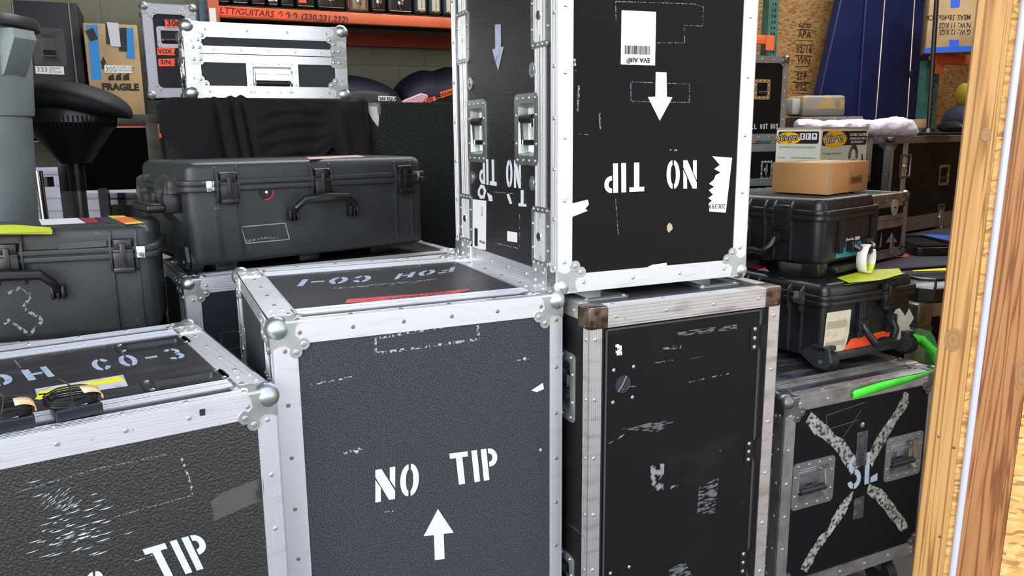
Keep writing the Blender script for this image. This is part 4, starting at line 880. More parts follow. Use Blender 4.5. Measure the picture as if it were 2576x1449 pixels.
# put it on the box top
k=(1.5-(zJ+.017))/(1.5-BV.z); BV=C0+(BV-C0)*k
if BV.dot(nJ)-J0.dot(nJ)>-.03:
    pass
wV,hV,dV=.62*k,.2788*k,.42
MIR=mat('bright_aluminium',(.86,.87,.88),.30,.85)
V_,WV=flight_case('silver_case','silver-edged case with dark grey panels and centre handle, on the black draped box',tuple(BV),yV,wV,dV,hV,lam('grey_laminate',(.032,.038,.040),.7,300,.2,spec=.2),
  tw={'*':.038,'Ft':.050,'Fl':.050,'Fr':.046,'Fb':.040},ribs=1,metal=MIR,hard=ZINC,lidT=.0,rball=.028,pet=1.15,cat='case',riv=.13,holes={'F':[(wV*.518-.073,.030,wV*.518+.073,.030+.082)]})
F=FR(wV,dV,hV,'F'); g=uvpix(WV,F); sm=g(660,139)[1]
mb=MB(); mb.push(F); mb.box(0,sm+.002,0,wV,sm+.028,.003); 
for k_ in range(1,6): mb.rivet(wV*k_/6,sm+.015,.003,.0045)
mb.build('lid_lip',MIR,V_)
mb=MB(); mb.push(F); mb.box(0,sm-.03,0,wV,sm-.001,.003); mb.build('body_lip',MIR,V_)
for lo,hi in ((0,.062),(wV-.062,wV)):
    for a,b in ((sm+.002,sm+.040),(sm-.040,sm-.002)):
        mb=MB(); mb.push(F); mb.prism(rrect(lo,a,hi,b,.012),.0025,.0055)
        for q in (.45,.8): mb.rivet(lo+(hi-lo)*(q if lo==0 else 1-q),(a+b)/2,.0055,.006)
        mb.build('seam_clamp',ZINC,V_)
hcu=g(683,187); hh=handle(V_,F,wV*.518,.071,.19,.126,m=MIR)
FLv=FR(wV,dV,hV,'L')
mb=MB(); mb.push(FLv); mb.box(0,sm-.014,0,dV,sm+.012,.012); mb.build('side_seam',ALUD,V_)
latch(V_,FLv@M4.Translation((0,0,.006)),dV*.35,sm-.02,.10,.13); latch(V_,FLv@M4.Translation((0,0,.006)),dV*.78,sm-.02,.10,.13)
# cloth: sheet over the front edge of the box with heavy folds
CLOTH=mat('black_cloth',(.0085,.0085,.0095),.8,bump=(60,.1,.003),spec=.15)
u0=gJ(398,300)[0]; u1=gJ(925,300)[0]; nu,nv=110,46; L0=.16; 
hem=[(398,330),(415,352),(435,372),(452,390),(470,420),(560,430),(700,430),(772,420),(800,392),(820,372),(840,400),(870,420),(905,420),(925,400)]
def hemy(px):
    for (a,b),(c_,e_) in zip(hem,hem[1:]):
        if a<=px<=c_: return b+(e_-b)*(px-a)/(c_-a)
    return hem[-1][1] if px>900 else hem[0][1]
rs=[]; top=zJ
def fold(u,s):
    f=.006*math.sin(u*17+1.5*math.sin(s*3))+.003*math.sin(u*41+s*4)
    for c_,w_,a_ in ((.27,.014,-.018),(.345,.012,-.020),(.395,.010,-.022),(.99,.016,-.018),(.86,.02,.012)):
        f+=a_*math.exp(-((u-(u0+c_*(u1-u0)+.03*(s-.3)))/w_)**2)
    # swag creases between the folds
    if u0+.42*(u1-u0)<u<u0+.80*(u1-u0):
        t=(u-(u0+.42*(u1-u0)))/(.38*(u1-u0)); f+=.007*math.sin((s+.16*math.sin(t*2.9))*30)*(1-abs(2*t-1)**2)
    return f
for j in range(nv+1):
    row=[]
    for i in range(nu+1):
        u=u0+(u1-u0)*i/nu; px=398+(925-398)*i/nu; zb=gJ(px,hemy(px))[1]; t=j/nv
        if t<.22:
            y=L0*(1-t/.22); z=top+.006+abs(fold(u,0))*.5; n=-y
            e=max(0,1-y/.03); z-=.004*e
        else:
            s=(t-.22)/.78; z=top+.004-(top-zb)*s; r_=min(1,s*7); n=.008+.006*r_+ (fold(u,s)*.8+.010)*r_ + .008*s
        if i<6: z-= .03*(1-i/6)**2*(1 if t<.3 else .3)
        if t<.22 and abs(z)>0: pass
        p=FJ@V3((u,z,n)); row.append(p)
    rs.append(row)
mb=MB(); mb.loft(rs,cap=False,closed=False); cl=mb.build('black_cloth',CLOTH,ang=80); cl.matrix_world=WJ; md=cl.modifiers.new('s','SOLIDIFY'); md.thickness=.003
tag(cl,'black cloth draped in folds over the carpeted box under the silver case','cloth')
mb=MB()   # shiny worn strips on the folds
# ================================================================ BODYPACK GADGETS ON THE LEFT CASE
def gadget(px,py,yaw,label,s=1):
    P=on_z(px,py,cL[2]+hL+.0045); t=thing('bodypack','%s'%label,'wireless pack',tuple(P),yaw,'wireless packs on the left case')
    mb=MB(); mb.rbox(-.035*s,-.026*s,0,.035*s,.026*s,.021,.003,2); mb.build('pack_body',PLAK,t)
    mb=MB(); mb.rbox(-.036*s,-.0275*s,.001,.036*s,-.0255*s,.019,.001,1); mb.rbox(.033*s,-.02,.003,.0365*s,.02,.018,.001,1); mb.build('front_plate',mat('graphite_plate',(.03,.03,.035),.25,.5),t)
    mb=MB(); rnd=random.Random(int(px)); pts=[]
    for k in range(150):
        a=2*PI*k/26; r_=1+.05*math.sin(k*1.7); pts.append((-.004+.040*r_*math.cos(a),.006+.030*r_*math.sin(a),.024+.011*(k/150)+.006*math.sin(a*.5+1)+.004*math.sin(a)))
    pts+=[(.0,.03,.045),(-.012,.045,.055),(-.02,.055,.05)]
    mb.tube(pts,.0016,5); mb.build('coiled_cable',RUB,t)
    mb=MB(); 
    vs=[]; m_=8
    for i in range(m_+1):
        a=-.3+2.2*i/m_; vs.append([(.018+.022*math.sin(a),-.018,.040-.012*(1-math.cos(a))),(.018+.022*math.sin(a),.012,.044-.012*(1-math.cos(a)))])
    mb.loft(vs,cap=False,closed=False); o=mb.build('masking_tape',mat('masking_tape',S('e3b27c'),.6,noise=(60,S('f2d4a8'),.45,.6)),t); q=o.modifiers.new('s','SOLIDIFY'); q.thickness=.0008
    mb=MB(); mb.box(-.02*s,-.0215*s,.0212,.014*s,-.004,.0222); mb.build('white_label',STK,t)
    F=M4.Translation((0,0,0)); ftext('label_lettering','WIRLS',INK,t,M4.Translation((-.018*s,-.0185*s,.0222)),(0,0),None,.010,n=.0003,rot=0,bold=.0002)
    return t
gadget(193,1042,yL+.12,'small black wireless pack with coiled cable, near the yellow tape')
gadget(22,1075,yL+.05,'small black wireless pack with coiled cable, cut by the picture edge beside its twin',1)
# ================================================================ LEFT BACKGROUND: bin, stool, racking
BINM=mat('grey_bin_plastic',S('8b9593'),.45,noise=(5,S('7c8684'),.4,.7),bump=(90,.1,.002))
PB=at_y(-112,300,2.75); zr=at_y(60,62,2.75).z; zst=at_y(60,300,2.75).z; zb=.990
Bn=thing('trash_bin','tall grey plastic bin with dark rim and moulded handle, cut by the picture edge','bin',(PB.x,PB.y+.0,zb),0)
rr=.235; H=zr-zb; st=zst-zb
prof=[(rr*.80,0),(rr*.86,st-.02),(rr*.87,st),(rr*.985,st+.012),(rr*1.0,st+.03),(rr*1.055,H-.05),(rr*1.06,H),(rr*1.02,H),(rr*.84,.05),(.0001,.04)]
mb=MB(); mb.lathe(prof,48); mb.build('bin_body',BINM,Bn)
mb=MB(); mb.lathe([(rr*1.06,H-.012),(rr*1.19,H-.008),(rr*1.20,H+.012),(rr*1.17,H+.026),(rr*1.02,H+.026),(rr*1.01,H+.012),(rr*1.05,H-.008)],48); mb.build('rim',mat('dark_grey_rim',S('2b2e32'),.4),Bn)
mb=MB(); a=R(-8); mb.push(M4.Rotation(a,4,'Z')@M4.Translation((rr*1.0,0,H)))
mb.add([(0,-.05,-.02),(.055,-.05,-.02),(.062,-.05,-.05),(.01,-.05,-.16),(0,-.05,-.17),(0,.05,-.02),(.055,.05,-.02),(.062,.05,-.05),(.01,.05,-.16),(0,.05,-.17)],[(0,1,2,3,4),(9,8,7,6,5),(0,5,6,1),(1,6,7,2),(2,7,8,3),(3,8,9,4)]); mb.build('moulded_handle',BINM,Bn)
# plain case carrying bin and stool (hidden behind the hard case)
flight_case('flight_case','low black case standing in shadow behind the lime-taped hard case',(-2.45,2.62,0),.05,.84,.95,.975,BLK_X,metal=ALUD,hard=ZINCD,rball=.018)
# saddle stool
Ps=at_y(188,390,3.25); zs_=at_y(188,290,3.25).z
St=thing('saddle_stool','black upholstered saddle stool with ribbed tilt skirt on a dark post','stool',(Ps.x,Ps.y,.983),.05)
UPH=mat('black_upholstery',(.010,.010,.012),.6,bump=(400,.3,.001),spec=.3); zt=zs_-.982
rs=[]; A0=(65-188)/FPX*3.3; A1=(326-188)/FPX*3.3
up_=[(65,232),(80,218),(110,208),(150,204),(200,208),(240,220),(280,238),(310,262),(325,283),(326,297)]
lo_=[(65,262),(80,283),(110,287),(150,287),(200,290),(240,294),(280,297),(310,299),(325,300),(326,299)]
n_=22
for (a,b),(c_,e_) in zip(up_,lo_):
    p=at_y(a,b,3.25); q=at_y(a,e_,3.25); x=p.x-Ps.x; zc=(p.z+q.z)/2-.982; hz=max((p.z-q.z)/2,.002)
    t=(a-65)/261; wy=.19*max(.05,math.sin(PI*min(max(t*.86+.12,0),1)))**.6
    if a==65: wy*=.4
    if a>=325: wy*=.5
    rs.append([(x,wy*math.cos(2*PI*k/n_),zc+hz*(abs(math.sin(2*PI*k/n_))**.75)*(1 if math.sin(2*PI*k/n_)>0 else -1)) for k in range(n_)])
mb=MB(); mb.loft(rs); o=mb.build('seat',UPH,St,ang=80); q=o.modifiers.new('s','SUBSURF'); q.levels=1; q.render_levels=2
mb=MB(); mb.lathe([(.001,zt-.045),(.155,zt-.043),(.165,zt-.03),(.165,zt-.005),(.15,zt+.03),(.001,zt+.03)],32); mb.build('seat_pan',PLAK,St)
mb=MB(); mb.lathe([(.055,zt-.19),(.07,zt-.17),(.15,zt-.06),(.16,zt-.045),(.001,zt-.045)],32)
for k in range(64):
    a=2*PI*k/64; mb.tube([(.166*math.cos(a),.166*math.sin(a),zt-.005),(.160*math.cos(a),.160*math.sin(a),zt-.05)],.003,5)
mb.build('tilt_skirt',PLA2,St)
mb=MB(); z1=at_y(188,480,3.25).z-.982; mb.cyl((0,0,z1),(0,0,1),.031,zt-.16-z1,20); mb.build('upper_post',mat('black_steel_post',(.012,.012,.013),.35,.3),St)
mb=MB(); mb.cyl((0,0,0),(0,0,1),.027,z1,20); mb.build('lower_post',mat('satin_steel_post',(.16,.16,.155),.35,.8),St)
mb=MB(); mb.lathe([(.17,0),(.17,.012),(.04,.03),(.03,.05),(.001,.05)],24); mb.build('foot_plate',PLAK,St)
# ---- racking: uprights, beams
ORB=mat('orange_beam_paint',S('c8603c'),.45,noise=(6,S('b8552f'),.45,.7)); ORBD=mat('dark_orange_beam',S('8a2c12'),.5)
TEALU=mat('blue_grey_upright',S('40606c'),.5,noise=(8,S('34505a'),.4,.7)); TEALG=mat('green_upright',S('3f6f66'),.5,noise=(8,S('2f564e'),.4,.7))
BF=5.30   # rack front plane, room b coordinate
nB=AB(0,-1); PF=AB(0,BF)
def ra(px,py,b=BF): return on_pl(px,py,AB(0,b),AB(0,-1))
def aof(p): return p.dot(A_)
def upright(name,label,a,b,z0,z1,m,w_=.08,dp=.07,grp=None,slots=True):
    t=thing(name,label,'rack upright',tuple(AB(a,b,z0)),YA,grp); mb=MB()
    # perforated front face: panel with holes, built as strip quads around teardrop slots
    xs=[0,w_*.30,w_*.44,w_*.60,w_*.74,w_]; z=0; h=z1-z0; pitch=.05
    while z<h:
        zt_=min(z+pitch,h); cuts=[z,z+.012,z+.036,zt_] if slots and zt_-z>.04 else [z,zt_]
        for i in range(5):
            for j in range(len(cuts)-1):
                if len(cuts)==4 and j==1 and i in (1,3): continue
                mb.add([(xs[i],0,cuts[j]),(xs[i+1],0,cuts[j]),(xs[i+1],0,cuts[j+1]),(xs[i],0,cuts[j+1])],[(0,1,2,3)])
        z=zt_
    mb.box(0,.002,0,.004,dp,h); mb.box(w_-.004,.002,0,w_,dp,h); mb.build('post_face',m,t)
    mb=MB(); mb.box(-.02,-.002,-.004 if z0>.01 else 0,w_+.02,dp+.02,.006); mb.build('foot_plate',m,t)
    return t
def beam(name,label,a0,a1,b,z0,z1,m,grp=None,bracket=True,dp=.05):
    t=thing(name,label,'shelf beam',tuple(AB(a0,b,z0)),YA,grp); L_=a1-a0; h=z1-z0
    mb=MB(); mb.rbox(0,0,0,L_,dp,h,.006,2); mb.build('beam_profile',m,t)
    if bracket:
        for x in (0,L_):
            mb=MB(); mb.box(x-.035 if x else -.06,-.012,-.05,x+.03 if x else .002,-.001,h+.03); mb.build('end_connector',m,t)
    return t
pu=ra(524,40); aU=aof(pu)-.05
upright('rack_upright','blue-grey perforated rack upright behind the silver case',aU,BF,0,3.3,TEALU,.10)
p=ra(540,14); q=ra(545,44); za,zb_=q.z,p.z
aE=aof(ra(1290,40))
bm=beam('rack_beam','orange rack beam with a handwritten label above the silver case',aU+.11,aE,BF-.01,za,zb_,ORB)
mb=MB(); mb.box(0,0,0,aE-aU-.11,.045,.09); bb=tag(mb.build('rack_beam',ORBD),'dark orange rear rack beam under the guitar shelf','shelf beam'); pz=ra(1000,86,BF+.62); bb.matrix_world=ROOM@M4.Translation((aU+.11,BF+.62,pz.z-.09))
WB=yawm(*AB(aU+.11,BF-.01,za),YA); FB=FR(aE-aU-.11,.05,zb_-za,'F'); g=uvpix(WB,FB)
lb=patch(bm,FB,[(545,16),(722,28),(722,47),(545,37)],NEON,'orange_label',g)
q0=g(552,33); q1=g(700,44); rot_=math.atan2(q1[1]-q0[1],q1[0]-q0[0]); ftext('label_writing','LTT/GUITARS ↑↑↑ (230,231,232)',mat('dark_marker',S('5a1410'),.6),lb,FB,q0,None,.052,rot=rot_,n=.0018,sq=1.02,shear=.15,bold=.0009)
mb=MB(); mb.push(FB); mb.box(-.055,-.045,.013,-.018,.05,.015); mb.build('connector_sticker',STK,bm)
mb=MB(); mb.box(0,0,0,aE-aU,.75,.02); sh=tag(mb.build('shelf_board',mat('shelf_wood',S('5a4a38'),.8)),'wire-dark shelf board carrying the guitar cases','shelf'); sh.matrix_world=ROOM@M4.Translation((aU+.12,BF+.08,zb_))
# second level (low beam seen behind the stool)
zl=ra(300,312).z
beam('rack_beam','low orange rack beam behind the stool',-4.0,aE,BF-.01,zl-.085,zl,mat('bright_orange_beam',S('e06a36'),.5),bracket=False)
mb=MB(); mb.box(0,0,0,aE+4.0,.75,.02); sh=tag(mb.build('shelf_board',MATS['shelf_wood']),'low shelf board carrying boxes and speaker cabinet','shelf'); sh.matrix_world=ROOM@M4.Translation((-4.0,BF+.08,zl))
zlow=zl+.021
# ---- things on the low shelf
def on_shelf(px,py,b): p=ra(px,py,b); return p
def sbox(name,label,cat,b,pxl,pxr,pyt,dpt,m,z0=None,partname='carton',tilt=0,r=.008):
    z0=zlow if z0 is None else z0; pl=ra(pxl,pyt+60,b); pr=ra(pxr,pyt+60,b); zt_=ra((pxl+pxr)/2,pyt,b).z; a0,a1=aof(pl),aof(pr)
    t=thing(name,label,cat,tuple(AB(a0,b,z0)),YA); mb=MB(); mb.rbox(0,0,0,a1-a0,dpt,zt_-z0,r,2); mb.build(partname,m,t)
    W=yawm(*AB(a0,b,z0),YA); F=FR(a1-a0,dpt,zt_-z0,'F'); return t,W,F,(a1-a0,zt_-z0)
TOLEX=mat('black_tolex',(.014,.015,.022),.6,bump=(200,.4,.002))
t,W,F,(w_,h_)=sbox('speaker_cabinet','black speaker cabinet with recessed side handle behind the grey bin','speaker cabinet',BF+.02,34,200,4,.5,TOLEX,partname='cabinet_shell')
g=uvpix(W,F); mb=MB(); mb.push(F); a=g(88,165); b=g(160,72); dish(mb,a[0],a[1],b[0],b[1],.045,-.004,.02,riv=False); mb.build('handle_frame',PLA2,t)
mb=MB(); mb.push(F); mb.prism(rrect(a[0]+.045,a[1]+.045,b[0]-.045,b[1]-.045,.01),.0012,.002); mb.build('handle_recess',mat('dark_recess',(.004,.004,.005),.6),t)
mb=MB(); mb.push(F); mb.cyl((a[0]+.05,(a[1]+b[1])/2-.03,.012),(1,0,0),.012,b[0]-a[0]-.10,10); mb.build('handle_bar',PLAK,t)
lb=patch(t,F,[(88,166),(160,167),(162,188),(90,185)],STK,'white_label',g); q=g(92,180); ftext('label_writing','333',INK2,lb,F,q,None,.038,n=.0018); 
for i,s_ in enumerate(('ORANGE','4X12','ALL ROAD')): ftext('label_writing',s_,INK2,lb,F,g(124,173+i*5),None,.0135,n=.0018)
mb=MB(); mb.push(F)
for px in (42,182): a=g(px,100); mb.box(a[0]-.003,0,0,a[0]+.003,h_,.002)
mb.build('gold_piping',mat('gold_piping',S('8a8368'),.5),t)
t,W,F,(w_,h_)=sbox('cardboard_box','tall cardboard box with blue tape strips and fragile print','cardboard box',BF-.03,214,350,60,.40,CARD2)
g=uvpix(W,F); BLU=mat('blue_tape',S('1f86cc'),.5); GAF=mat('black_tape',(.012,.012,.014),.55); WHT_=mat('white_tape',(.62,.62,.68),.6)
for p_ in ([(218,64),(245,62),(256,200),(230,201)],[(316,70),(335,70),(340,147),(318,146)]): patch(t,F,p_,BLU,'blue_tape_strip',g,torn_=2,seed=4)
for p_ in ([(265,58),(275,58),(278,112),(268,110)],[(296,70),(318,70),(320,130),(300,128)],[(214,78),(234,70),(247,98),(228,105)]): patch(t,F,p_,GAF,'black_tape_strip',g,n=.0014)
patch(t,F,[(268,56),(298,58),(304,118),(279,116)],WHT_,'white_tape_strip',g,n=.002)
BR_=mat('brown_print',S('33271c'),.8)
mb=MB(); mb.push(F); mb.prism([g(*p) for p in [(256,174),(256,160),(252,160),(260,142),(268,160),(264,160),(265,174)]],.0005,.001); mb.build('printed_arrow',BR_,t,smooth=False)
ftext('printed_lettering','FRAGILE',BR_,t,F,g(257,226),None,.052,n=.0008,sq=1.0,bold=.003)
mb=MB(); mb.push(F)
for a,b,c_,e_ in ((272,186,288,202),(291,184,306,202),(309,184,326,202)):
    mb.prism([g(a,e_),g(c_,e_),g(c_-2,b),g(a+1,b+6)],.0005,.001)
mb.build('printed_symbols',BR_,t,smooth=False)
lb=patch(t,F,[(262,164),(332,166),(333,184),(263,183)],STK,'white_label',g,n=.0026); ftext('label_writing','305',INK2,lb,F,g(265,180),None,.040,n=.0034)
for i,s_ in enumerate(('POWER CORD','TURN BOXES')): ftext('label_writing',s_,INK2,lb,F,g(294,172+i*7),None,.0145,n=.0034)
# flight case 306
pl=ra(363,100,BF-.15); z1_=ra(430,10,BF-.15).z; w6=.52; h6=z1_-zlow-.0; p0=AB(aof(pl),BF+.0,zlow+.003)
zb6=ra(430,245,BF).z
T6,W6=flight_case('flight_case','grey-edged flight case carrying orange number label 306',tuple(AB(aof(ra(363,100)),BF,zb6)),YA,aof(ra(497,100))-aof(ra(363,100)),.4,ra(430,12).z-zb6,lam('blue_black_laminate',(.010,.010,.016),.6),
   tw=.055,ribs=1,metal=mat('dull_grey_aluminium',(.45,.46,.52),.5,.6),rball=.03,pet=1.2,riv=.2,holes={'F':[]},hard=mat('grey_steel',(.4,.41,.42),.4,.7))
w6=aof(ra(497,100))-aof(ra(363,100)); F=FR(w6,.4,1,'F'); g=uvpix(W6,F)
c_=g(434,94); handle(T6,F,c_[0],c_[1],.17,.12,m=MATS['dull_grey_aluminium'])
for pts,txt,q in (([(414,49),(451,50),(452,69),(416,69)],'306',(420,65)),([(395,119),(440,119),(440,139),(396,138)],'VOX AC30',(398,134)),([(398,148),(440,147),(440,166),(399,167)],'S/N: X2',(405,161))):
    lb=patch(T6,F,pts,NEON,'orange_label',g,n=.006 if txt=='306' else .0012); ftext('label_writing',txt,INK,lb,F,g(*q),None,.05 if txt=='306' else .035,n=.0075 if txt=='306' else .002,bold=.001)
mb=MB(); hz=zb6-zlow; mb.box(0,0,0,w6-.02,.42,hz-.016); o=tag(mb.build('foam_pad',RUB),'dark pad under the flight case labelled 306','pad'); o.matrix_world=ROOM@M4.Translation((aof(ra(363,100))-.02,BF,zlow))
# ================================================================ BEHIND THE STOOL
FRM=mat('weathered_frame',S('4a4a40'),.5,.2,noise=(12,S('2e2e28'),.45,.7))
yB_=4.0; p0=at_y(128,290,yB_); p1=at_y(392,290,yB_+.12); ab=math.atan2(p1.y-p0.y,p1.x-p0.x); wB=(p1-p0).length; zT=p1.z+.005; zBt=at_y(300,480,yB_).z
t=thing('framed_board','black board in a weathered grey frame standing behind the stool','board',(p0.x,p0.y,0),ab)
mb=MB(); mb.box(.03,.015,zBt,wB-.03,.035,zT-.03); mb.build('board',mat('matt_black_board',(.003,.003,.004),1,spec=.05),t)
for a in ((0,zBt+.0,.055,zT),(wB-.055,zBt,wB,zT),(0,zT-.055,wB,zT)): mb=MB(); mb.rbox(a[0],0,a[1],a[2],.05,a[3],.008,2); mb.build('frame_rail',FRM if a[0] or a[2]>.2 else PLAK,t)
mb=MB(); mb.box(.055,.008,zT-.066,wB-.055,.02,zT-.056); mb.build('orange_trim',ORB,t)
for x,w__ in ((.0,.10),(wB*.36,.045)): mb=MB(); mb.box(x,.005,.0,x+w__,.045,zBt+.01); mb.build('leg',PLAK,t)
t=thing('chrome_stand','chrome tube stand with black crossbar between the grey bin and the stool','stand',tuple(at_y(70,545,3.75)*1),0); q=V3(t.location); t.location=(q.x,q.y,0)
def L_(px,py,y): return at_y(px,py,y)-V3(t.location)
def foot_(px,y): p=L_(px,545,y); return V3((p.x,p.y,0))
for a in ((56,345,80,545),(96,430,112,545)):
    mb=MB(); A1_=L_(a[0],a[1],3.75); B1_=L_(a[2],a[3],3.75); mb.tube([A1_,B1_,V3((B1_.x+.02,B1_.y,0))],.018,12); mb.build('upright_tube',CHROME,t)
mb=MB(); mb.tube([L_(58,348,3.75),L_(128,344,3.95)],.02,12); mb.build('top_tube',CHROME,t)
mb=MB(); a=L_(48,446,3.8); b=L_(128,470,3.8); mb.box(a.x,a.y,b.z,b.x,a.y+.03,a.z); mb.build('crossbar',PLAK,t)
TUB=mat('white_plastic_tub',(.60,.60,.72),.45)
def tub(name,label,px0,px1,py,y,z0,dp=.4):
    a=at_y(px0,py,y); b=at_y(px1,py,y); t=thing(name,label,'tub',(a.x,y,z0),0); w_=b.x-a.x; h_=a.z-z0
    mb=MB(); mb.rbox(0,0,0,w_,dp,h_-.03,.02,3,taper=.06); mb.build('tub_body',TUB,t)
    mb=MB(); mb.rbox(-.012,-.012,h_-.035,w_+.012,dp+.012,h_,.006,2); mb.build('rim',TUB,t)
    for k in (1,2,3): 
        mb=MB(); mb.rbox(.004,-.010,h_-.03-.07*k,w_-.004,.012,h_-.022-.07*k,.003,1); mb.build('moulded_rib',TUB,t)
tub('plastic_tub','white ribbed plastic tub glimpsed below the black framed board',196,388,484,4.35,.80)
tub('plastic_tub','white plastic tub behind the chrome stand',40,172,424,4.5,.80)
mb=MB(); a=at_y(20,500,4.3); b=at_y(395,500,4.3); mb.box(a.x,4.3,0,b.x,4.95,.797); tag(mb.build('crate',BLK_X),'low black crate under the white tubs','crate')
t=thing('small_box','small dark box with brown tab in front of the white ribbed tub','box',tuple(at_y(309,530,4.22)),0); t.location.z=.0
a=at_y(275,516,4.22); b=at_y(343,516,4.22); mb=MB(); mb.box(a.x-t.location.x,0,0,b.x-t.location.x,.06,a.z); mb.build('box_body',mat('dark_grey_box',(.03,.03,.035),.6),t)
mb=MB(); c_=at_y(296,500,4.22); mb.box(-.02,-.002,a.z-.02,.02,.01,c_.z+.03); mb.box(-.07,-.002,c_.z-.004,.07,.004,c_.z+.004); mb.build('brown_tab',mat('dark_brown_tab',S('3a2824'),.5),t)
# ================================================================ GUITAR CASES ON THE TOP SHELF
GB=BF+.05; zg=zb_+.0205
GK=mat('black_guitar_case_vinyl',(.010,.010,.012),.35,bump=(200,.4,.001)); TAN=mat('tan_leather',S('8a8066'),.6); TEAL2=mat('teal_edging',S('20343c'),.5); CRM=mat('cream_panel',S('b8b8a8'),.6)
def gcase(i,px0,px1,kind,label):
    a0=aof(ra(px0,20,GB)); a1=aof(ra(px1,20,GB)); w_=a1-a0-.004; h_=.36+.05*((i*7)%3)
    t=thing('guitar_case',label,'instrument case',tuple(AB(a0,GB,zg)),YA,'instrument cases on the top shelf')
    mb=MB(); m_={'b':GK,'t':TAN,'w':TEAL2}[kind]
    mb.rbox(0,0,0,w_,.62,h_,min(.025,w_*.3),3); mb.build('case_shell',m_,t)
    if kind=='w':
        mb=MB(); mb.rbox(.02,-.005,.022,w_-.02,.03,h_-.02,.004,2); mb.build('end_panel',CRM,t)
        mb=MB(); mb.box(w_/2-.002,-.007,.03,w_/2+.002,-.004,h_-.02); mb.rbox(w_/2-.014,-.014,.012,w_/2+.014,-.004,.035,.003,2); mb.build('brass_latch',mat('brass',S('b8a468'),.3,.9),t)
    else:
        mb=MB(); x=w_/2; mb.rbox(x-.018,-.012,.05,x+.018,-.001,.085,.003,2); mb.tube([(x-.012,-.012,.055),(x,-.014,.008),(x+.012,-.012,.055)],.003,6); mb.build('latch',CHROME,t)
        for z in (.012,): 
            mb=MB(); mb.box(.012,-.0015,z,w_-.012,.002,z+.003); mb.build('edge_stitching',CRM if kind=='b' and i%2 else TAN,t)
    if kind=='t':
        for x in (.004,w_-.024): mb=MB(); mb.rbox(x,-.004,.0,x+.020,.02,h_,.004,2); mb.build('leather_edge',mat('brown_leather',S('5e3a2a'),.6),t)
    return t,w_
spec=[(546,582,'b','black instrument case with chrome latch beside the rack upright'),(584,630,'b','plain black instrument case between two latched black cases'),(632,672,'b','black instrument case with chrome latch next to the one with white label'),(674,704,'b','narrow black instrument case with orange and white label'),
 (706,744,'b','black instrument case just right of the orange-and-white-labelled one'),(746,796,'b','black instrument case bearing an upright orange label'),(798,872,'b','wide black instrument case with large chrome latch'),(878,930,'t','tan instrument case with brown leather edges'),(934,974,'b','black instrument case with pale stitching beside the tan case'),
 (976,1040,'b','wide black instrument case scuffed white near its top'),(1044,1078,'w','cream-panelled teal-edged case nearest the black cases'),(1080,1114,'w','cream-panelled teal-edged case, middle one of three'),(1116,1150,'w','cream-panelled teal-edged case against the upside-down flight case')]
for i,(a,b,k_,l_) in enumerate(spec):
    t,w_=gcase(i,a,b,k_,l_)
    if i==3: mb=MB(); mb.box(.005,-.004,.03,w_-.01,-.001,.12); mb.build('white_label',STK,t); mb=MB(); mb.box(.005,-.006,.07,w_-.02,-.0035,.13); mb.build('orange_label',NEON,t)
    if i==5: mb=MB(); mb.box(.015,-.016,.03,.06,-.0125,.16); mb.build('orange_label',NEON,t); ftext('label_writing','hat',INK,t,FR(w_,.6,.3,'F'),(.05,.05),None,.04,rot=PI/2,n=.018)
    if i==9: mb=MB(); mb.push(FR(w_,.6,.3,'F')); mb.prism(torn([(.05,.11),(.13,.12),(.13,.14),(.06,.13)],4,.008,3),.0015,.002); mb.build('white_scuff',CRM,t,smooth=False)
# ---- soft bags and small gear on the low shelf
NAVY=mat('navy_nylon',(.008,.009,.018),.55,bump=(14,.5,.012),spec=.2)
def bag(name,label,cat,pxs,b,dp,m,bev=.03,grp=None):
    """stuffed bag: outline standing on the shelf, several soft rings deep"""
    pts=[(aof(ra(px,py,b)),ra(px,py,b).z) for px,py in pxs]; a_m=sum(p[0] for p in pts)/len(pts); z_m=zlow
    t=thing(name,label,cat,tuple(AB(a_m,b,zlow+.002)),YA,grp); mb=MB(); rs=[]
    for k in range(9):
        v=k/8; s=math.sin(PI*(v*.9+.05))**.35; rs.append([((p[0]-a_m)*(.9+.1*s),dp*v,(p[1]-z_m)*s if p[1]>zlow+.01 else 0) for p in pts])
    mb.loft(rs); o=mb.build('bag_body',m,t,ang=75); md=o.modifiers.new('s','SUBSURF'); md.levels=1; md.render_levels=2; return t
g1_=bag('gig_bag','navy soft gig bag slumped beside the silver case','bag',[(868,300),(868,190),(885,182),(910,183),(945,190),(985,204),(1012,222),(1022,240),(1022,300)],BF+.05,.5,NAVY)
g2_=bag('gig_bag','navy soft gig bag leaning up toward the upside-down flight case','bag',[(1040,300),(1012,232),(1030,200),(1060,178),(1095,166),(1108,176),(1135,166),(1180,150),(1200,300)],BF+.12,.5,NAVY)
t=bag('gig_bag','black folded bag with white label 250 in front of the slumped bag','bag',[(866,310),(868,232),(900,226),(960,228),(1000,240),(1004,310)],BF-.10+.08,.06,mat('black_nylon',(.007,.007,.009),.6,bump=(20,.4,.01)))
WS_=yawm(*AB(0,BF-.03,0),YA); 
def free_patch(name,label,cat,pts,b,m,th=.004,txt=None,ts=.04,tq=None,grp=None,tr=0):
    mb=MB(); q=[(aof(ra(px,py,b)),b,ra(px,py,b).z) for px,py in pts]; F=FR(1,1,1,'F'); F.translation=(0,b,0)
    mb.push(F); mb.prism([(a,z) for a,_,z in q],0,th); o=mb.build(name,m,smooth=False); o.matrix_world=ROOM; tag(o,label,cat,grp)
    if txt: a=tq; ftext('label_writing',txt,INK,o,F,(aof(ra(*a,b)),ra(*a,b).z),None,ts,n=th+.001,rot=tr,bold=.001)
    return o
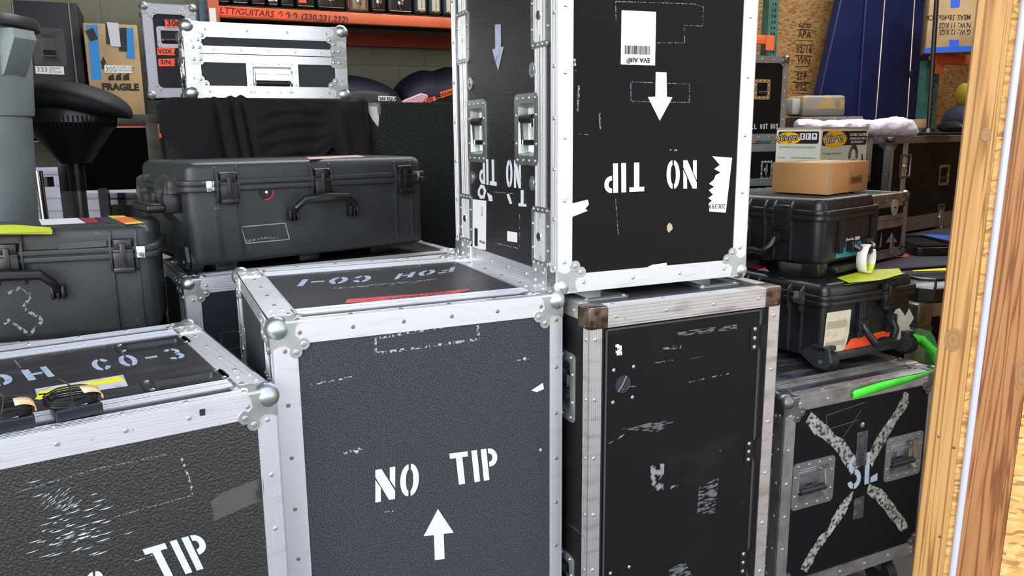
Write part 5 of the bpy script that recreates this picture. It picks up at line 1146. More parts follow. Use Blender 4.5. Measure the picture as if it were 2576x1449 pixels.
free_patch('shelf_label','white paper label 250 on the black folded bag','label',[(952,241),(996,243),(996,254),(951,254)],BF-.035,STK,txt='250 SQUIER',ts=.028,tq=(954,252))
def slab(name,label,cat,pts,b,dp,m,bev=.02):
    mb=MB(); F=FR(1,1,1,'F'); F.translation=(0,b,0); mb.push(F); mb.prism([(aof(ra(px,py,b)),ra(px,py,b).z) for px,py in pts],-dp,0); o=mb.build(name,m); o.matrix_world=ROOM; md=o.modifiers.new('b','BEVEL'); md.width=bev; md.segments=3; return tag(o,label,cat)
slab('pink_instrument','glossy pink instrument body lying by the black folded bag','instrument',[(1010,262),(1016,252),(1060,234),(1076,238),(1078,248),(1060,262),(1040,300),(1010,300)],BF-.02,.05,mat('pink_gloss',S('c89aa8'),.2,coat=.4),.008)
slab('black_tripod_bundle','black folded stand bundle with orange tags next to the pink instrument','stand',[(1060,300),(1062,262),(1100,246),(1150,226),(1180,216),(1180,300)],BF-.04,.05,PLAK,.01)
free_patch('orange_tag','orange tag 250 beside the pink instrument','tag',[(1066,250),(1094,242),(1096,253),(1070,258)],BF-.06,NEON,txt='250',ts=.035,tq=(1072,257),tr=.3)
free_patch('orange_tag','orange tag with writing on the black bundle by the tall case','tag',[(1106,232),(1140,222),(1140,236),(1110,247)],BF-.06,NEON,txt='SQUARES',ts=.028,tq=(1110,243),tr=.3)
# ================================================================ RIGHT BACKGROUND
DK=.75
mb=MB(); mb.rbox(1.10,3.55,.0,3.95,6.15,DK,.01,2); dk=tag(mb.build('stage_riser',mat('grey_felt_top',S('45424c'),.85,noise=(3,S('38363e'),.4,.7),bump=(60,.3,.004),spec=.2)),'low dark grey stage riser with yellow line carrying the far cases','riser')
o=thing('yellow_line','','x'); bpy.data.objects.remove(o)
def ontop(name,label,pxs,z,m,cat='tape'):
    mb=MB(); q=[on_z(px,py,z) for px,py in pxs]; mb.prism([(p.x,p.y) for p in q],z+.0008,z+.0018); return tag(mb.build(name,m,smooth=False),label,cat)
ontop('floor_tape','yellow tape line across the grey riser',[(2296,675),(2420,673),(2420,680),(2296,683)],DK,YEL)
ontop('floor_tape','red tape band on the grey riser beside the arrow case',[(2205,641),(2292,636),(2280,648),(2205,657)],DK,mat('dull_red_tape',S('9c2a30'),.6))
yT=.70; PR=on_z(2272,641,DK+.015); z1T=at_y(2292,484,PR.y).z; wT=1.40; dT=1.25
PL=PR-V3((math.cos(yT),math.sin(yT),0))*wT
T_,WT_=flight_case('flight_case','wide low flight case with worn white arrow and round lock, behind the teal-label hard case',(PL.x,PL.y,DK+.021),yT,wT,dT,z1T-DK-.021,BLK_X,top=mat('scuffed_green_black_top',(.02,.035,.03),.4,noise=(8,(.08,.10,.09),.5,.7)),
   tw={'*':.05,'Ft':.07,'Fr':.05},ribs=2,metal=ALUD,hard=ZINCD,rball=.03,pet=1.2)
hT=z1T-DK-.021; F=FR(wT,dT,hT,'F'); g=uvpix(WT_,F)
mb=MB(); a=g(2240,553)[1]; mb.push(F); mb.box(0,a-.045,0,wT,a-.002,.003); mb.box(0,a+.001,0,wT,a+.03,.003); mb.build('lid_band',ALUD,T_)
mb=MB(); mb.push(F); q=g(2248,522); mb.prism(arc(q[0],q[1],.042,.046,0,345,20),.004,.008); mb.prism(arc(q[0],q[1],.022,.024,0,345,16),.0075,.010); mb.mi=1; mb.box(q[0]-.016,q[1]-.003,.0098,q[0]+.016,q[1]+.003,.011); mb.build('round_lock',[mat('grey_green_lock',(.38,.42,.36),.5),INK],T_)
mb=MB(); mb.push(F); mb.prism([g(*p) for p in [(2234,636),(2240,610),(2228,610),(2243,585),(2256,609),(2248,610),(2250,636)]],.001,.0018); mb.build('painted_arrow',mat('faded_white_paint',(.30,.34,.36),.6,noise=(30,(.06,.07,.08),.45,.6)),T_,smooth=False)
mb=MB(); mb.push(F); mb.prism([g(*p) for p in [(2211,625),(2215,588),(2218,586),(2217,618)]],.001,.0018); mb.build('paint_streak',MATS['faded_white_paint'],T_,smooth=False)
# vacuum cleaner carton
yG=.62; PG=at_y(2066,330,4.55); PG.z=z1T+.008; zG=at_y(2066,321,4.55).z; wG=wid(PG,yG,2184,330); dG=dep(PG,yG,1954,330); hG=zG-PG.z
G=thing('vacuum_carton','white and black retail carton for a vacuum cleaner behind the brown parcel','carton',tuple(PG),yG); WG=yawm(*PG,yG)
mb=MB(); mb.rbox(0,0,0,wG,dG,hG,.003,2); mb.build('carton',mat('white_carton',(.62,.65,.62),.6),G)
mb=MB(); mb.box(-.003,-.003,hG-.006,wG+.003,dG+.003,hG+.002); mb.build('torn_lid_edge',CARD2,G)
YO=mat('yellow_orange_print',S('f2b818'),.5); BKP=mat('black_print',(.012,.012,.014),.4); SAG=mat('pale_sage_print',S('c9d3c4'),.5)
for f,pxa in (('F',((2071,330),(2180,328),(2180,368),(2071,374),(2106,358),(2130,342),(2083,342))),('L',((1960,332),(2060,332),(2058,360),(1960,362)))):
    F=FR(wG,dG,hG,f); g=uvpix(WG,F); W_=wG if f=='F' else dG
    mb=MB(); mb.push(F); b0=g(2100,366)[1] if f=='F' else g(2000,361)[1]; t0=g(2100,330)[1] if f=='F' else g(2000,331)[1]; mb.prism(rrect(.014,b0,W_-.012,t0,.01),.0006,.0010); mb.build('black_band',BKP,G,smooth=False)
    mb=MB(); mb.push(F); mb.prism(rrect(.014,.01,W_-.012,b0-.003,.004),.0006,.0010); mb.build('pale_panel',SAG,G,smooth=False)
    c_=g(2100,350) if f=='F' else g(1984,348); rx=W_*(.27 if f=='F' else .31); ry=rx*.33
    mb=MB(); mb.push(F); mb.prism(arc(c_[0],c_[1],rx*.92,ry*1.15,0,350,28),.0012,.0016); mb.build('yellow_oval',YO,G,smooth=False)
    ftext('logo_outline','Stinger',BKP,G,F,(c_[0]-rx*.90,c_[1]-ry*.55),None,rx*.58,n=.0018,shear=.3,bold=.0035,sq=1.02,rot=.06)
    ftext('logo_lettering','Stinger',STK,G,F,(c_[0]-rx*.90,c_[1]-ry*.55),None,rx*.58,n=.0024,shear=.3,bold=-.0005,sq=1.02,rot=.06)
    if f=='F':
        ftext('printed_lettering','2.5 GAL / 9.5 LITROS',STK,G,F,(W_*.60,t0-.028),None,.021,n=.0014,sq=1,bold=.0006); ftext('printed_lettering','ASPIRADORA PARA',STK,G,F,(W_*.60,t0-.05),None,.019,n=.0014); ftext('printed_lettering','SECO/MOJADO',STK,G,F,(W_*.63,t0-.07),None,.019,n=.0014)
        for i,s_ in enumerate(('1.75 Caballos De Fuerza Pico','Tanque De 9,5 L','Cable De Alimentacion De 3 m','Incluye 3 Boquillas')): ftext('printed_lettering',s_,INK,G,F,(.02,b0-.05-.036*i),None,.016,n=.0014,shear=.2)
        mb=MB(); mb.push(F); cx=W_*.70; z0_=b0-.16
        mb.prism([(cx-.09,z0_-.02),(cx-.075,z0_+.04),(cx-.03,z0_+.075),(cx+.03,z0_+.075),(cx+.085,z0_+.04),(cx+.10,z0_-.02)],.0014,.0018); q=ring(cx+.0,z0_+.10,(.05,.065),(.024,.038),-20,200,10); mb.prism(q,.0014,.0020)
        mb.prism([(cx+.10,z0_+.0),(cx+.085,z0_+.11),(cx+.10,z0_+.10),(cx+.125,z0_+.02)],.0014,.0018); mb.build('vacuum_picture',mat('grey_black_print',(.035,.035,.04),.4,noise=(12,(.2,.2,.2),.5,.7)),G,smooth=False)
    else:
        for k in range(3):
            mb=MB(); mb.push(F); x=W_-.135+k*.039; y_=t0-.042
            mb.prism(rrect(x,y_-.004,x+.034,y_+.032,.003),.0012,.0015); mb.mi=1; mb.prism([(x+.008,y_+.004),(x+.026,y_+.004),(x+.020,y_+.014),(x+.026,y_+.026),(x+.008,y_+.026),(x+.014,y_+.014)] if k==0 else ([(x+.010,y_+.002),(x+.016,y_+.002),(x+.016,y_+.020),(x+.020,y_+.020),(x+.013,y_+.029),(x+.006,y_+.020),(x+.010,y_+.020)] if k==1 else [(x+.015,y_+.002),(x+.019,y_+.002),(x+.019,y_+.014),(x+.028,y_+.014),(x+.017,y_+.029),(x+.006,y_+.014),(x+.015,y_+.014)]),.0016,.0019); mb.build('care_symbol',[STK,BKP],G,smooth=False)
        for k,s_ in enumerate(('ACCESSORIES','ACCESSOIRES','ACCESORIOS')):
            ftext('printed_lettering',s_,INK,G,F,(.022+k*(W_-.05)/3,b0-.026),None,.013,n=.0014)
            ftext('printed_lettering',('FEATURES','CARACTERISTIQUES','CARACTERISTICAS')[k],INK,G,F,(.022+k*(W_-.05)/3,b0-.085),None,.010,n=.0014)
            mb=MB(); mb.push(F)
            for j in range(2,8): mb.box(.022+k*(W_-.05)/3,b0-.040-.012*j-(.05 if j>1 else 0),.0012,.022+k*(W_-.05)/3+.075,b0-.036-.012*j-(.05 if j>1 else 0),.0015)
            mb.build('fine_print',INK2,G,smooth=False)
# band case tower
yF=.33; p=at_y(1984,143,5.2); pz=at_y(1984,352,5.2).z
def tower(pr,z0,z1,yw,w_,d_,label,**k):
    PLt=pr-V3((math.cos(yw),math.sin(yw),0))*w_; return flight_case('flight_case',label,(PLt.x,PLt.y,z0),yw,w_,d_,z1-z0,BLK_X,metal=mat('cool_worn_aluminium',(.42,.44,.48),.45,.85),hard=ZINCD,ribs=2,rball=.022,**k)
pmid=V3((p.x,p.y,0))
tB,wb=tower(pmid,z1T+.016,pz-.026,yF,.55,.42,'black flight case under the lettered tower case, chrome latch showing',tw=.045)
tA,wa=tower(pmid,pz,p.z,yF,.55,.42,'tall black tower case lettered OUT BOY behind the upside-down flight case',tw=.04,riv=.08)
F=FR(.55,.42,p.z-pz,'F'); g=uvpix(wa,F); c_=g(1917,225); handle(tA,F,c_[0],c_[1],.12,.125,m=CHROME)
mb=MB(); mb.push(F); stencil(mb,'OUT BOY',g(1912,325),g(1957,324),g(1912,312),gap=.22,space=.7); mb.build('stencil_lettering',WP,tA,smooth=False)
mb=MB(); mb.push(F); stencil(mb,'LL',g(1888,325),g(1903,325),g(1888,312),gap=.22); mb.build('stencil_lettering',WP,tA,smooth=False)
F=FR(.55,.42,pz-z1T,'F'); g=uvpix(wb,F); c_=g(1928,428); latch(tB,F,c_[0],c_[1],.09,.12,m=CHROME)
# case Y behind the carton with stacked cases
pY=at_y(2196,345,5.45); zY=at_y(2100,331,5.3).z; tY,_w=tower(V3((pY.x,pY.y,0)),z1T+.016,zY,.22,.52,.34,'black case behind the vacuum carton carrying the weathered case',tw=.04)
def atr(px,py,y): return at_y(px,py,y)
a=atr(2012,300,5.45); b=atr(2175,285,5.45); t=thing('slim_case','slim metal-edged case under the yellowed weathered case','case',(a.x,5.42,zY+.008),.12)
hS2=.088; mb=MB(); mb.rbox(0,0,0,b.x-a.x,.25,hS2,.004,2); mb.build('case_shell',mat('dark_grey_panel',(.04,.04,.045),.4,noise=(8,(.09,.09,.1),.5,.7)),t)
for x in (0,.0):
    pass
mb=MB()
for x0,x1 in ((-.002,.03),(b.x-a.x-.11,b.x-a.x-.075),(b.x-a.x-.04,b.x-a.x+.002)):
    mb=MB(); mb.box(x0,-.003,0,x1,.02,hS2+.002); mb.build('metal_edge',ALUD,t)
mb=MB(); mb.box(0,-.004,hS2-.018,b.x-a.x,.02,hS2+.003)
for k in range(6): mb.push(FR(1,1,1,'F')); mb.rivet(.06+k*.05,hS2*.5,0,.004); mb.pop()
mb.build('top_rail',ALUD,t)
z_=zY+.008+hS2+.008; c0=atr(1991,283,5.5); c1_=atr(2128,240,5.5); hW=c1_.z-z_
t=thing('weathered_case','yellowed grey case with rounded corners on the slim case','case',(c0.x,5.44,z_),.12)
mb=MB(); mb.rbox(.055,0,0,c1_.x-c0.x,.24,hW,.02,3); mb.build('case_body',mat('grey_weathered_shell',S('8a8378'),.6,noise=[(14,S('a98f56'),.50,.6),(5,S('6a655c'),.55,.7),(9,S('a98f56'),.50,.56)]),t)
mb=MB(); mb.rbox(.052,-.006,.0,c1_.x-c0.x-.01,.05,hW*.38,.008,2); mb.build('lower_tray',mat('grey_tray',S('6a645e'),.6),t)
mb=MB(); mb.rbox(0,.04,.01,.07,.22,hW*.86,.01,2); mb.build('hinge_end',mat('light_grey_plastic',(.45,.46,.46),.5),t)
# big case X
yX=.66; PX=at_y(2243,345,5.52); wX,dX=1.2,.8; hX=PX.z-DK-.022
X_,WX=flight_case('flight_case','large black flight case with square latch and brown handle dish, far beyond the post',(PX.x,PX.y,DK+.022),yX,wX,dX,hX,BLK_X,tw={'*':.045},ribs=2,metal=mat('brownish_aluminium',(.30,.28,.26),.5,.8),hard=ZINCD,rball=.03,pet=1.3,riv=.15)
F=FR(wX,dX,hX,'F'); g=uvpix(WX,F)
mb=MB(); u=g(2274,420)[0]; ribstrip(mb,F,u-.035,0,u+.035,hX,'v',4); mb.build('lid_band',ALUD,X_)
c_=g(2276,418); latch(X_,F@M4.Translation((0,0,.004)),c_[0],c_[1],.165,.165,m=ZINCD)
c_=g(2374,440); handle(X_,F@M4.Translation((0,0,.002)),c_[0],c_[1],.17,.155,m=DCHROME)
v=g(2340,548)[1]; mb=MB(); ribstrip(mb,F,u+.04,v-.03,wX,v+.03,'u',2); mb.build('middle_band',MATS['brownish_aluminium'],X_)
c_=g(2364,546); latch(X_,F@M4.Translation((0,0,.004)),c_[0],c_[1],.11,.20,m=ZINCD)
# plastic wrapped bundle
PLW=mat('translucent_white_plastic',(.74,.72,.82),.35,bump=(9,.9,.03))
sec=((2003,306,322),(2012,298,330),(2040,301,332),(2075,303,334),(2110,302,336),(2150,300,338),(2190,302,341),(2225,298,343),(2252,294,344),(2280,297,344),(2294,303,343),(2300,325,342))
rs=[]; rnd=random.Random(5)
for i in range(56):
    px=2003+297*i/55; j=max(k for k in range(len(sec)) if sec[k][0]<=px+.001); j=min(j,len(sec)-2); t_=(px-sec[j][0])/(sec[j+1][0]-sec[j][0]); yt,yb=[sec[j][c]+(sec[j+1][c]-sec[j][c])*t_ for c in (1,2)]
    p=at_y(px,(yt+yb)/2,5.20+.0006*(px-2003)); a=at_y(px,yt,p.y).z; b=at_y(px,yb,p.y).z; r_=(a-b)/2; ph=.8*math.sin(i*.35)
    rs.append([(p.x+rnd.uniform(-.006,.006),p.y+.06*math.cos(2*PI*k/14)*(1+rnd.uniform(-.05,.05)+.10*math.sin(i*.7+k*1.9)),(a+b)/2+r_*math.sin(2*PI*k/14)*(1+rnd.uniform(-.05,.03)+.10*math.sin(k*2.3+i*.45+ph*3))) for k in range(14)])
mb=MB(); mb.loft(rs); tag(mb.build('plastic_wrapped_bundle',PLW,ang=60),'long bundle wrapped in white plastic along the far case tops','bundle')
# stands
def pole(name,label,pts,y,r,m,z0=None,base=None):
    q=[at_y(px,py,y) for px,py in pts]; z0=0 if z0 is None else z0; d=(q[-1]-q[0]); 
    lowp=q[-1]+d*((z0-q[-1].z)/d.z) if abs(d.z)>1e-6 else q[-1]; t=thing(name,label,'stand',(lowp.x,lowp.y,z0)); o=V3(t.location)
    mb=MB(); mb.tube([q[0]-o+ (q[0]-q[-1])*.6]+[p-o for p in q]+[lowp-o],r,10); mb.build('pole',m,t); return t,o
t,o=pole('pole_stand','thin chrome pole in front of the navy mat, nearer the strand board',[(2226,0),(2203,300)],7.35,.009,DCHROME)
mb=MB(); mb.lathe([(.14,0),(.14,.012),(.02,.03),(.001,.03)],16); mb.build('foot',PLAK,t)
t,o=pole('pole_stand','thin chrome pole with black clamp in front of the navy mat',[(2301,0),(2282,300)],7.35,.008,DCHROME)
mb=MB(); c_=at_y(2290,187,7.35)-o; mb.rbox(c_.x-.02,c_.y-.02,c_.z-.03,c_.x+.02,c_.y+.02,c_.z+.03,.006,2); mb.build('clamp',PLAK,t)
mb=MB(); mb.lathe([(.14,0),(.14,.012),(.02,.03),(.001,.03)],16); mb.build('foot',PLAK,t)
zXt=PX.z; t,o=pole('monitor_stand','black pole on a wide flat base standing on the far large case',[(2356,0),(2336,318)],5.95,.016,PLAK,z0=zXt+.007)
mb=MB(); mb.rbox(-.10,-.15,0,.22,.2,.02,.006,2); mb.lathe([(.05,.02),(.035,.05),(.001,.05)],12); mb.build('flat_base',PLAK,t)
# navy mat
NV=mat('navy_vinyl',S('152250'),.45,noise=(3,S('101a42'),.4,.7),spec=.4)
BN=BW-.30
def rb(px,py,b): p=on_pl(px,py,AB(0,b),AB(0,-1)); return (aof(p),p.z)
t=thing('folded_mat','tall navy blue folded vinyl mat leaning on the strand-board wall','mat',tuple(AB(0,BN,0)),YA)
seams=[((2052,290),(2128,-60)),((2155,300),(2178,-60)),((2225,300),(2240,-60)),((2335,300),(2342,-60))]
for k in range(3):
    (a,b),(c_,e_)=seams[k],seams[k+1]; P1=rb(*a,BN); P2=rb(*b,BN); P3=rb(*e_,BN); P4=rb(*c_,BN)
    def low(p,q): s_=(0.02-p[1])/(q[1]-p[1]); return (p[0]+(q[0]-p[0])*s_,.02)
    mb=MB(); F=FR(1,1,1,'F'); mb.push(F); off=.02*(k%2); mb.prism([low(P1,P2),low(P4,P3),P3,P2],-.09+off,off); o_=mb.build('mat_panel',NV,t); md=o_.modifiers.new('b','BEVEL'); md.width=.012; md.segments=3
# strand-board mill stamps
o_=thing('x','','x'); bpy.data.objects.remove(o_)
Fw=ROOM@M4.Translation((0,BW,0))@FR(1,1,1,'F')
ws=bpy.data.objects['wall_right']
def stamp(txt,px,py,size,rot=0,frame=True):
    p=on_pl(px,py,AB(0,BW),AB(0,-1)); u,v=aof(p),p.z; F=M4.Translation((0,BW,0))@FR(1,1,1,'F')
    ftext('mill_stamp',txt,mat('stamp_ink',S('2a1d10'),.8),ws,F,(u,v),None,size,rot=rot,n=.002,align='CENTER',bold=.001)
    if frame:
        mb=MB(); mb.push(F); s=size*.9
        for a in ((-s*1.3,-s*.35,s*1.3,-s*.29),(-s*1.3,s*.85,s*1.3,s*.91)): mb.box(u+a[0],v+a[1],.001,u+a[2],v+a[3],.002)
        mb.build('stamp_line',MATS['stamp_ink'],ws)
stamp('APA',2023,95,.09); stamp('32/16',2022,133,.09); stamp('WN',2020,160,.09,rot=-.15); stamp('SFP',2016,200,.09); stamp('PS2',2015,228,.09); stamp('RATED',2025,70,.05)
# right racking
BG=BW-.35
def rg(px,py,b=BG): p=on_pl(px,py,AB(0,b),AB(0,-1)); return aof(p),p.z
a,_=rg(1932,60); a2,_=rg(1957,60); upright('rack_upright','green perforated rack upright behind the lettered tower case',a,BG,0,3.6,TEALG,a2-a,.08)
a,_=rg(2330,200,BG-.4); a2,_=rg(2362,200,BG-.4); upright('rack_upright','green perforated rack upright beside the navy mat',a,BG-.4,0,rg(2356,150,BG-.48)[1],TEALG,a2-a,.08)
OB2=mat('bright_orange_beam',S('e06a36'),.5)
a,z1_=rg(1880,86,BG-.06); a2,z0_=rg(1946,112,BG-.06)
t=thing('shelf_beam','orange shelf beam end with bracket on the green upright behind the tower case','shelf beam',tuple(AB(a-.8,BG-.06,z0_)),YA); mb=MB(); mb.rbox(0,0,0,a2-a+.8,.05,z1_-z0_,.004,2); mb.build('beam_profile',OB2,t); mb=MB(); mb.box(a2-a+.8-.09,-.008,-.05,a2-a+.8,-.001,z1_-z0_); mb.build('end_connector',OB2,t)
a,z1_=rg(2356,136,BG-.48); a2,z0_=rg(2520,166,BG-.48)
t=thing('shelf_beam','orange shelf beam beneath the upside-down taped carton','shelf beam',tuple(AB(a,BG-.48,z0_)),YA); mb=MB(); mb.rbox(0,0,0,a2-a+.3,.05,z1_-z0_,.004,2); mb.build('beam_profile',OB2,t); mb=MB(); mb.box(0,-.008,-.09,.10,-.001,z1_-z0_); mb.build('end_connector',OB2,t)
zc=z1_; pc=on_pl(2328,120,AB(0,BG-.50),AB(0,-1)); yC2=-.35; wC2=wid(pc,yC2,2470,60)
t=thing('cardboard_box','brown carton with upside-down shipping print and blue tape on the orange beam','cardboard box',(pc.x,pc.y,zc+.003),yC2); mb=MB(); mb.rbox(0,0,0,wC2,.36,.62,.006,2); mb.build('carton',CARD2,t)
Wc=yawm(pc.x,pc.y,zc+.003,yC2); F=FR(wC2,.36,.62,'F'); g=uvpix(Wc,F); BLU2=mat('deep_blue_tape',S('1f58c8'),.5)
mb=MB(); mb.push(F); mb.box(-.004,-.004,0,wC2,.045,.002); mb.build('blue_tape_strip',BLU2,t)
patch(t,F,[(2388,100),(2412,100),(2412,122),(2388,122)],BLU2,'blue_tape_strip',g,n=.0022); patch(t,F,[(2392,-10),(2416,-10),(2414,18),(2391,20)],BLU2,'blue_tape_strip',g,n=.0012)
for s_,q in (('MEAS: 58x40x33CM',(2443,37)),('N.W.: 11 KGS',(2443,57)),('G.W.: 12 KGS',(2443,74))): ftext('printed_lettering',s_,BR_,t,F,g(*q),None,.064,rot=PI-.04,n=.001,bold=.0010,sq=.66)
# dark bundles under the shelf, small tan box
def blob(name,label,cat,px,py,y,rx,rz,m,seed=1,ry=.2):
    rnd=random.Random(seed); p=at_y(px,py,y); mb=MB(); n_=16; rs=[]
    for i in range(1,10):
        t_=PI*i/10; rs.append([(p.x+rx*math.sin(t_)*math.cos(2*PI*k/n_)*(1+rnd.uniform(-.1,.1)),p.y+ry*math.sin(t_)*math.sin(2*PI*k/n_),p.z-rz*math.cos(t_)) for k in range(n_)])
    mb.loft(rs); o=mb.build(name,m,ang=80); md=o.modifiers.new('s','SUBSURF'); md.render_levels=2; return tag(o,label,cat)
a,z_=rg(2420,318,BG-.3)
sh=MB(); sh.box(0,0,0,1.2,.30,.03); o=tag(sh.build('shelf_board',MATS['shelf_wood']),'shelf board carrying dark bundles beside the far pole base','shelf'); pz=rg(2420,330,BG-.40)[1]; o.matrix_world=ROOM@M4.Translation((rg(2372,330,BG-.4)[0],BG-.40,pz-.03))
yb_=6.9
blob('moving_blanket','dark blue bundled moving blanket on the far shelf','blanket',2425,300,yb_,.16,.13,mat('dark_navy_blanket',(.008,.010,.025),.8,bump=(20,.6,.02)),2)
blob('moving_blanket','black bundled moving blanket at the far shelf','blanket',2392,320,yb_-.12,.06,.05,RUB,3)
blob('yellow_strap_roll','yellow strap roll in the dark far shelf','strap',2424,238,yb_,.05,.10,mat('dark_yellow',S('8a7a10'),.6),5,.1)
a=at_y(2303,322,6.0); b=at_y(2332,300,6.0); mb=MB(); mb.rbox(a.x,6.0,zXt+.002 if a.z<zXt else a.z,b.x,6.12,b.z,.003,2); 
tag(mb.build('small_carton',CARD2),'small tan carton beside the far pole base','carton')
# tray, pad and blue cloth on the riser
t=thing('open_tray','black shallow tray with raised rim on the riser by the post','tray',tuple(on_z(2335,640,DK+.003)),.05); q=V3(t.location)
a=on_z(2275,636,DK); b=on_z(2410,640,DK); w_=b.x-a.x; mb=MB(); mb.vbox(a.x-q.x,-.05,0,b.x-q.x,.42,.05,.05,.01); mb.build('tray_body',PLAK,t)
mb=MB(); mb.tube([(a.x-q.x+.02,-.03,.055),(b.x-q.x,-.03,.055),(b.x-q.x,.40,.055),(a.x-q.x+.02,.40,.055),(a.x-q.x+.02,-.03,.055)],.012,6); mb.build('rim',PLAK,t)
blob('blue_cloth','blue cloth folded behind the black tray on the riser','cloth',2335,603,5.35,.22,.035,mat('blue_cloth_fabric',S('1c4a9c'),.8),8,.12)
# steel-cornered case beside the post, with tray and green wrap
PZ=at_y(2312,768,3.02); wZ,dZ,yZ=.55,.28,.30; hZ=PZ.z-.0
Z_,WZ=flight_case('flight_case','steel-cornered black flight case between the wheeled hard case and the post',(PZ.x,PZ.y,0),yZ,wZ,dZ,hZ,BLK_X,tw=.05,ribs=4,metal=ALUD,hard=ZINCD,corner='',riv=.1)
F=FR(wZ,dZ,hZ,'F')
mb=MB(); mb.rbox(-.006,-.006,hZ-.095,.07,.06,hZ+.006,.012,3); mb.push(F)
for c_ in ((.03,hZ-.105),(.055,hZ-.10)): mb.prism(arc(c_[0],c_[1],.016,.016,0,345,12),.002,.006); mb.rivet(c_[0],c_[1],.006,.005)
mb.pop(); mb.build('steel_corner',ZINCD,Z_)
t=thing('plastic_tray','black angular plastic tray lying on the steel-cornered case','tray',(PZ.x+.02,PZ.y+.02,hZ+.009),.3)
def oct_(x0,y0,x1,y1,c,z): return [(x0+c,y0,z),(x1-c,y0,z),(x1,y0+c,z),(x1,y1-c,z),(x1-c,y1,z),(x0+c,y1,z),(x0,y1-c,z),(x0,y0+c,z)]
mb=MB(); mb.loft([oct_(0,-.02,.45,.24,.04,0),oct_(0,-.02,.45,.24,.04,.05),oct_(.03,.01,.42,.21,.03,.065)]); mb.build('tray_body',PLAK,t)
mb=MB(); r_=oct_(.01,-.01,.44,.23,.04,.085); mb.tube(r_+[r_[0]],.007,6); 
for p_ in r_[::2]: mb.tube([(p_[0],p_[1],.05),(p_[0],p_[1],.085)],.005,5)
mb.build('raised_rim',PLAK,t)
GRN=mat('neon_green_tape',S('4ce83a'),.4,noise=(14,S('3ccc30'),.5,.7))
# green tape strip lying over the front rail of SL and up to the post
FTs=FR(wS,dS,hS,'T'); gT=uvpix(WS,FTs); FSf=FR(wS,dS,hS,'F'); gF=uvpix(WS,FSf)
pts=[(2140,1003,2141,980),(2200,982,2200,958),(2250,966,2250,945),(2300,950,2300,938),(2345,936,2345,929),(2368,926,2366,915)]
rs=[]
for i,(a,b,c_,e_) in enumerate(pts):
    q=gF(a,b); q2=gF(c_,e_); n_=.006+.010*math.sin(i*.9); rs.append([WS@(FSf@V3((q[0],q[1],n_))),WS@(FSf@V3((q2[0],q2[1],n_+.004)))])
mb=MB(); mb.loft(rs,cap=False,closed=False); o=tag(mb.build('green_tape',GRN),'neon green tape strip trailing along the top rail of the SL case','tape'); md=o.modifiers.new('s','SOLIDIFY'); md.thickness=.0012
rs=[]
for i,(a,b,c_,e_,y_) in enumerate(((2288,866,2292,838,2.80),(2315,868,2325,846,2.64),(2340,892,2352,872,2.40),(2352,915,2372,890,2.15),(2366,938,2384,900,1.965))): rs.append([at_y(a,b,y_),at_y(c_,e_,y_-.02)])
mb=MB(); mb.loft(rs,cap=False,closed=False); o=tag(mb.build('green_tape',GRN),'neon green tape strip crossing from the wheeled hard case to the post','tape'); md=o.modifiers.new('s','SOLIDIFY'); md.thickness=.0012
rs=[]
for (a,b,c_,e_,y_) in ((2292,838,2296,898,2.86),(2308,826,2318,930,2.84),(2340,832,2345,925,2.82),(2352,850,2362,905,2.80)): rs.append([at_y(a,b,y_),at_y((a+c_)/2+4,(b+e_)/2,y_-.02),at_y(c_,e_,y_+.01)])
mb=MB(); mb.loft(rs,cap=False,closed=False); tag(mb.build('green_plastic_film',mat('green_clear_film',S('78d890'),.15,alpha=.45)),'translucent green plastic film behind the green tape','film')
# ================================================================ WOODEN OPENING JAMB
def wood(name,c1,c2,c3,sc_=1):
    m=bpy.data.materials.new(name); m.use_nodes=True; n=m.node_tree.nodes; l=m.node_tree.links; b=n['Principled BSDF']; b.inputs['Roughness'].default_value=.6; b.inputs['Specular IOR Level'].default_value=.3
    tc=n.new('ShaderNodeTexCoord'); mp=n.new('ShaderNodeMapping'); mp.inputs['Scale'].default_value=(46,8,1.1); l.new(tc.outputs['Object'],mp.inputs[0])
    ns=n.new('ShaderNodeTexNoise'); ns.inputs['Scale'].default_value=.55; ns.inputs['Detail'].default_value=3; ns.inputs['Distortion'].default_value=.6; l.new(mp.outputs[0],ns.inputs[0])
    mu=n.new('ShaderNodeMath'); mu.operation='MULTIPLY'; mu.inputs[1].default_value=44; l.new(ns.outputs['Fac'],mu.inputs[0]); sn=n.new('ShaderNodeMath'); sn.operation='SINE'; l.new(mu.outputs[0],sn.inputs[0])
    mr=n.new('ShaderNodeMapRange'); mr.inputs[1].default_value=-1; l.new(sn.outputs[0],mr.inputs[0]); cr=n.new('ShaderNodeValToRGB'); l.new(mr.outputs[0],cr.inputs[0])
    e=cr.color_ramp.elements; e[0].color=(*c1,1); e[1].color=(*c3,1); q=e.new(.72); q.color=(*c2,1); l.new(cr.outputs[0],b.inputs['Base Color']); return m
PINE=wood('pine_wood',S('bd935a'),S('b2844c'),S('895f33')); PINE2=wood('reddish_pine_wood',S('a8774a'),S('9e6c40'),S('77492a'))
KN=bpy.data.materials.new('wood_knot'); KN.use_nodes=True; n_=KN.node_tree.nodes; l_=KN.node_tree.links; tc=n_.new('ShaderNodeTexCoord'); mp=n_.new('ShaderNodeMapping'); mp.inputs['Location'].default_value=(-.5,-.5,-.5); mp.inputs['Scale'].default_value=(1,1,1)
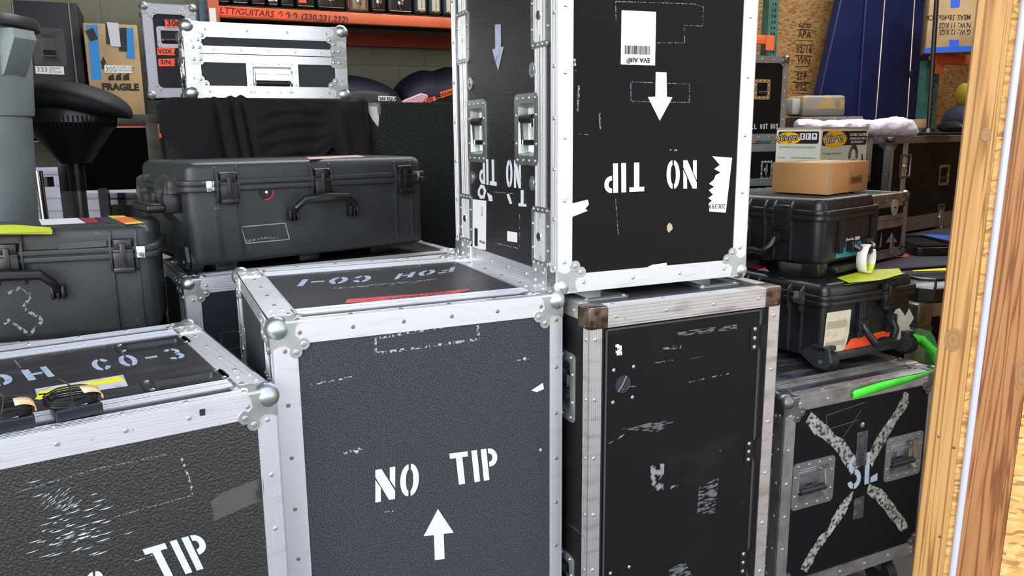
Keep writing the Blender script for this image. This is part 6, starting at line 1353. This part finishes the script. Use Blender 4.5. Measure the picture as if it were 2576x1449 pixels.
wv=n_.new('ShaderNodeTexWave'); wv.wave_type='RINGS'; wv.rings_direction='SPHERICAL'; wv.inputs['Scale'].default_value=2.6; wv.inputs['Distortion'].default_value=1.5; l_.new(tc.outputs['Generated'],mp.inputs[0]); l_.new(mp.outputs[0],wv.inputs[0]); cr=n_.new('ShaderNodeValToRGB'); l_.new(wv.outputs['Fac'],cr.inputs[0]); cr.color_ramp.elements[0].color=(*S('8a6238'),1); cr.color_ramp.elements[1].color=(*S('98703f'),1); l_.new(cr.outputs[0],n_['Principled BSDF'].inputs['Base Color'])
yW=-.42; PW=at_y(2381,700,1.92); WWp=V3((PW.x,PW.y,0)); WW=yawm(PW.x,PW.y,0,yW); FWd=FR(1,1,3.3,'F'); gW=uvpix(WW,FWd)
xs=[gW(px,700)[0] for px in (2381,2464,2484,2499,2604)]
LEAN=R(.85); zlean=at_y(2381,700,1.92).z*math.tan(LEAN)
def jt(name,label,cat): return thing(name,label,cat,(PW.x-zlean*math.cos(yW),PW.y-zlean*math.sin(yW),0),rot=(0,LEAN,yW))
WW=M4.Translation((PW.x-zlean*math.cos(yW),PW.y-zlean*math.sin(yW),0))@M4.Rotation(yW,4,'Z')@M4.Rotation(LEAN,4,'Y'); gW=uvpix(WW,FWd)
def board(name,label,x0,x1,y0,y1,m,cat='stud'):
    t=jt(name,label,cat); mb=MB(); mb.rbox(x0,y0,0,x1,y1,3.3,.003,2); mb.build('board',m,t); return t
s1=board('wooden_stud','pale pine stud with a round knot, edge of the doorway',0,xs[1],0,.038,PINE)
s2=board('wooden_stud','reddish pine stud outside the white conduit',xs[3],xs[4]+.01,-.004,.04,PINE2)
def knots(t,lst):
    for px,py,r1,r2 in lst:
        q=gW(px,py); mb=MB(); mb.push(FWd); yo=.0006 if t is s1 else .0046; mb.prism(arc(q[0],q[1],r1,r2,0,350,24),yo,yo+.0006); mb.build('knot',KN,t,smooth=False)
knots(s1,[(2398,855,.020,.030),(2481,338,.010,.016)]); knots(s2,[(2572,940,.016,.04)])
mb=MB(); mb.push(FWd)
for px,py in ((2362,1098),(2400,1126),(2365,1350)):
    q=gW(px,py); k=MB(); k.push(FWd); k.rivet(q[0],q[1],.0003,.004); k.build('nail_head',ZINCD,s1)
t=jt('strand_board_strip','thin strand-board edge between the two pine studs','board'); mb=MB(); mb.box(xs[1]+.0005,.006,0,xs[3]-.0005,.04,3.3); mb.build('board',OSBL,t,smooth=False)
t=jt('conduit','pale grey conduit pipe running up between the pine studs','pipe'); mb=MB(); mb.tube([((xs[2]+xs[3])/2-.002,-.003,0),((xs[2]+xs[3])/2-.002,-.003,3.3)],.0085,14); mb.build('pipe',mat('pale_grey_pvc',(.50,.50,.58),.3),t)
t=jt('wall_sheathing','strand-board sheathing outside the reddish stud','board'); mb=MB(); mb.box(xs[4]+.0115,.002,0,xs[4]+1.2,.036,3.3); mb.build('board',OSBL,t,smooth=False)
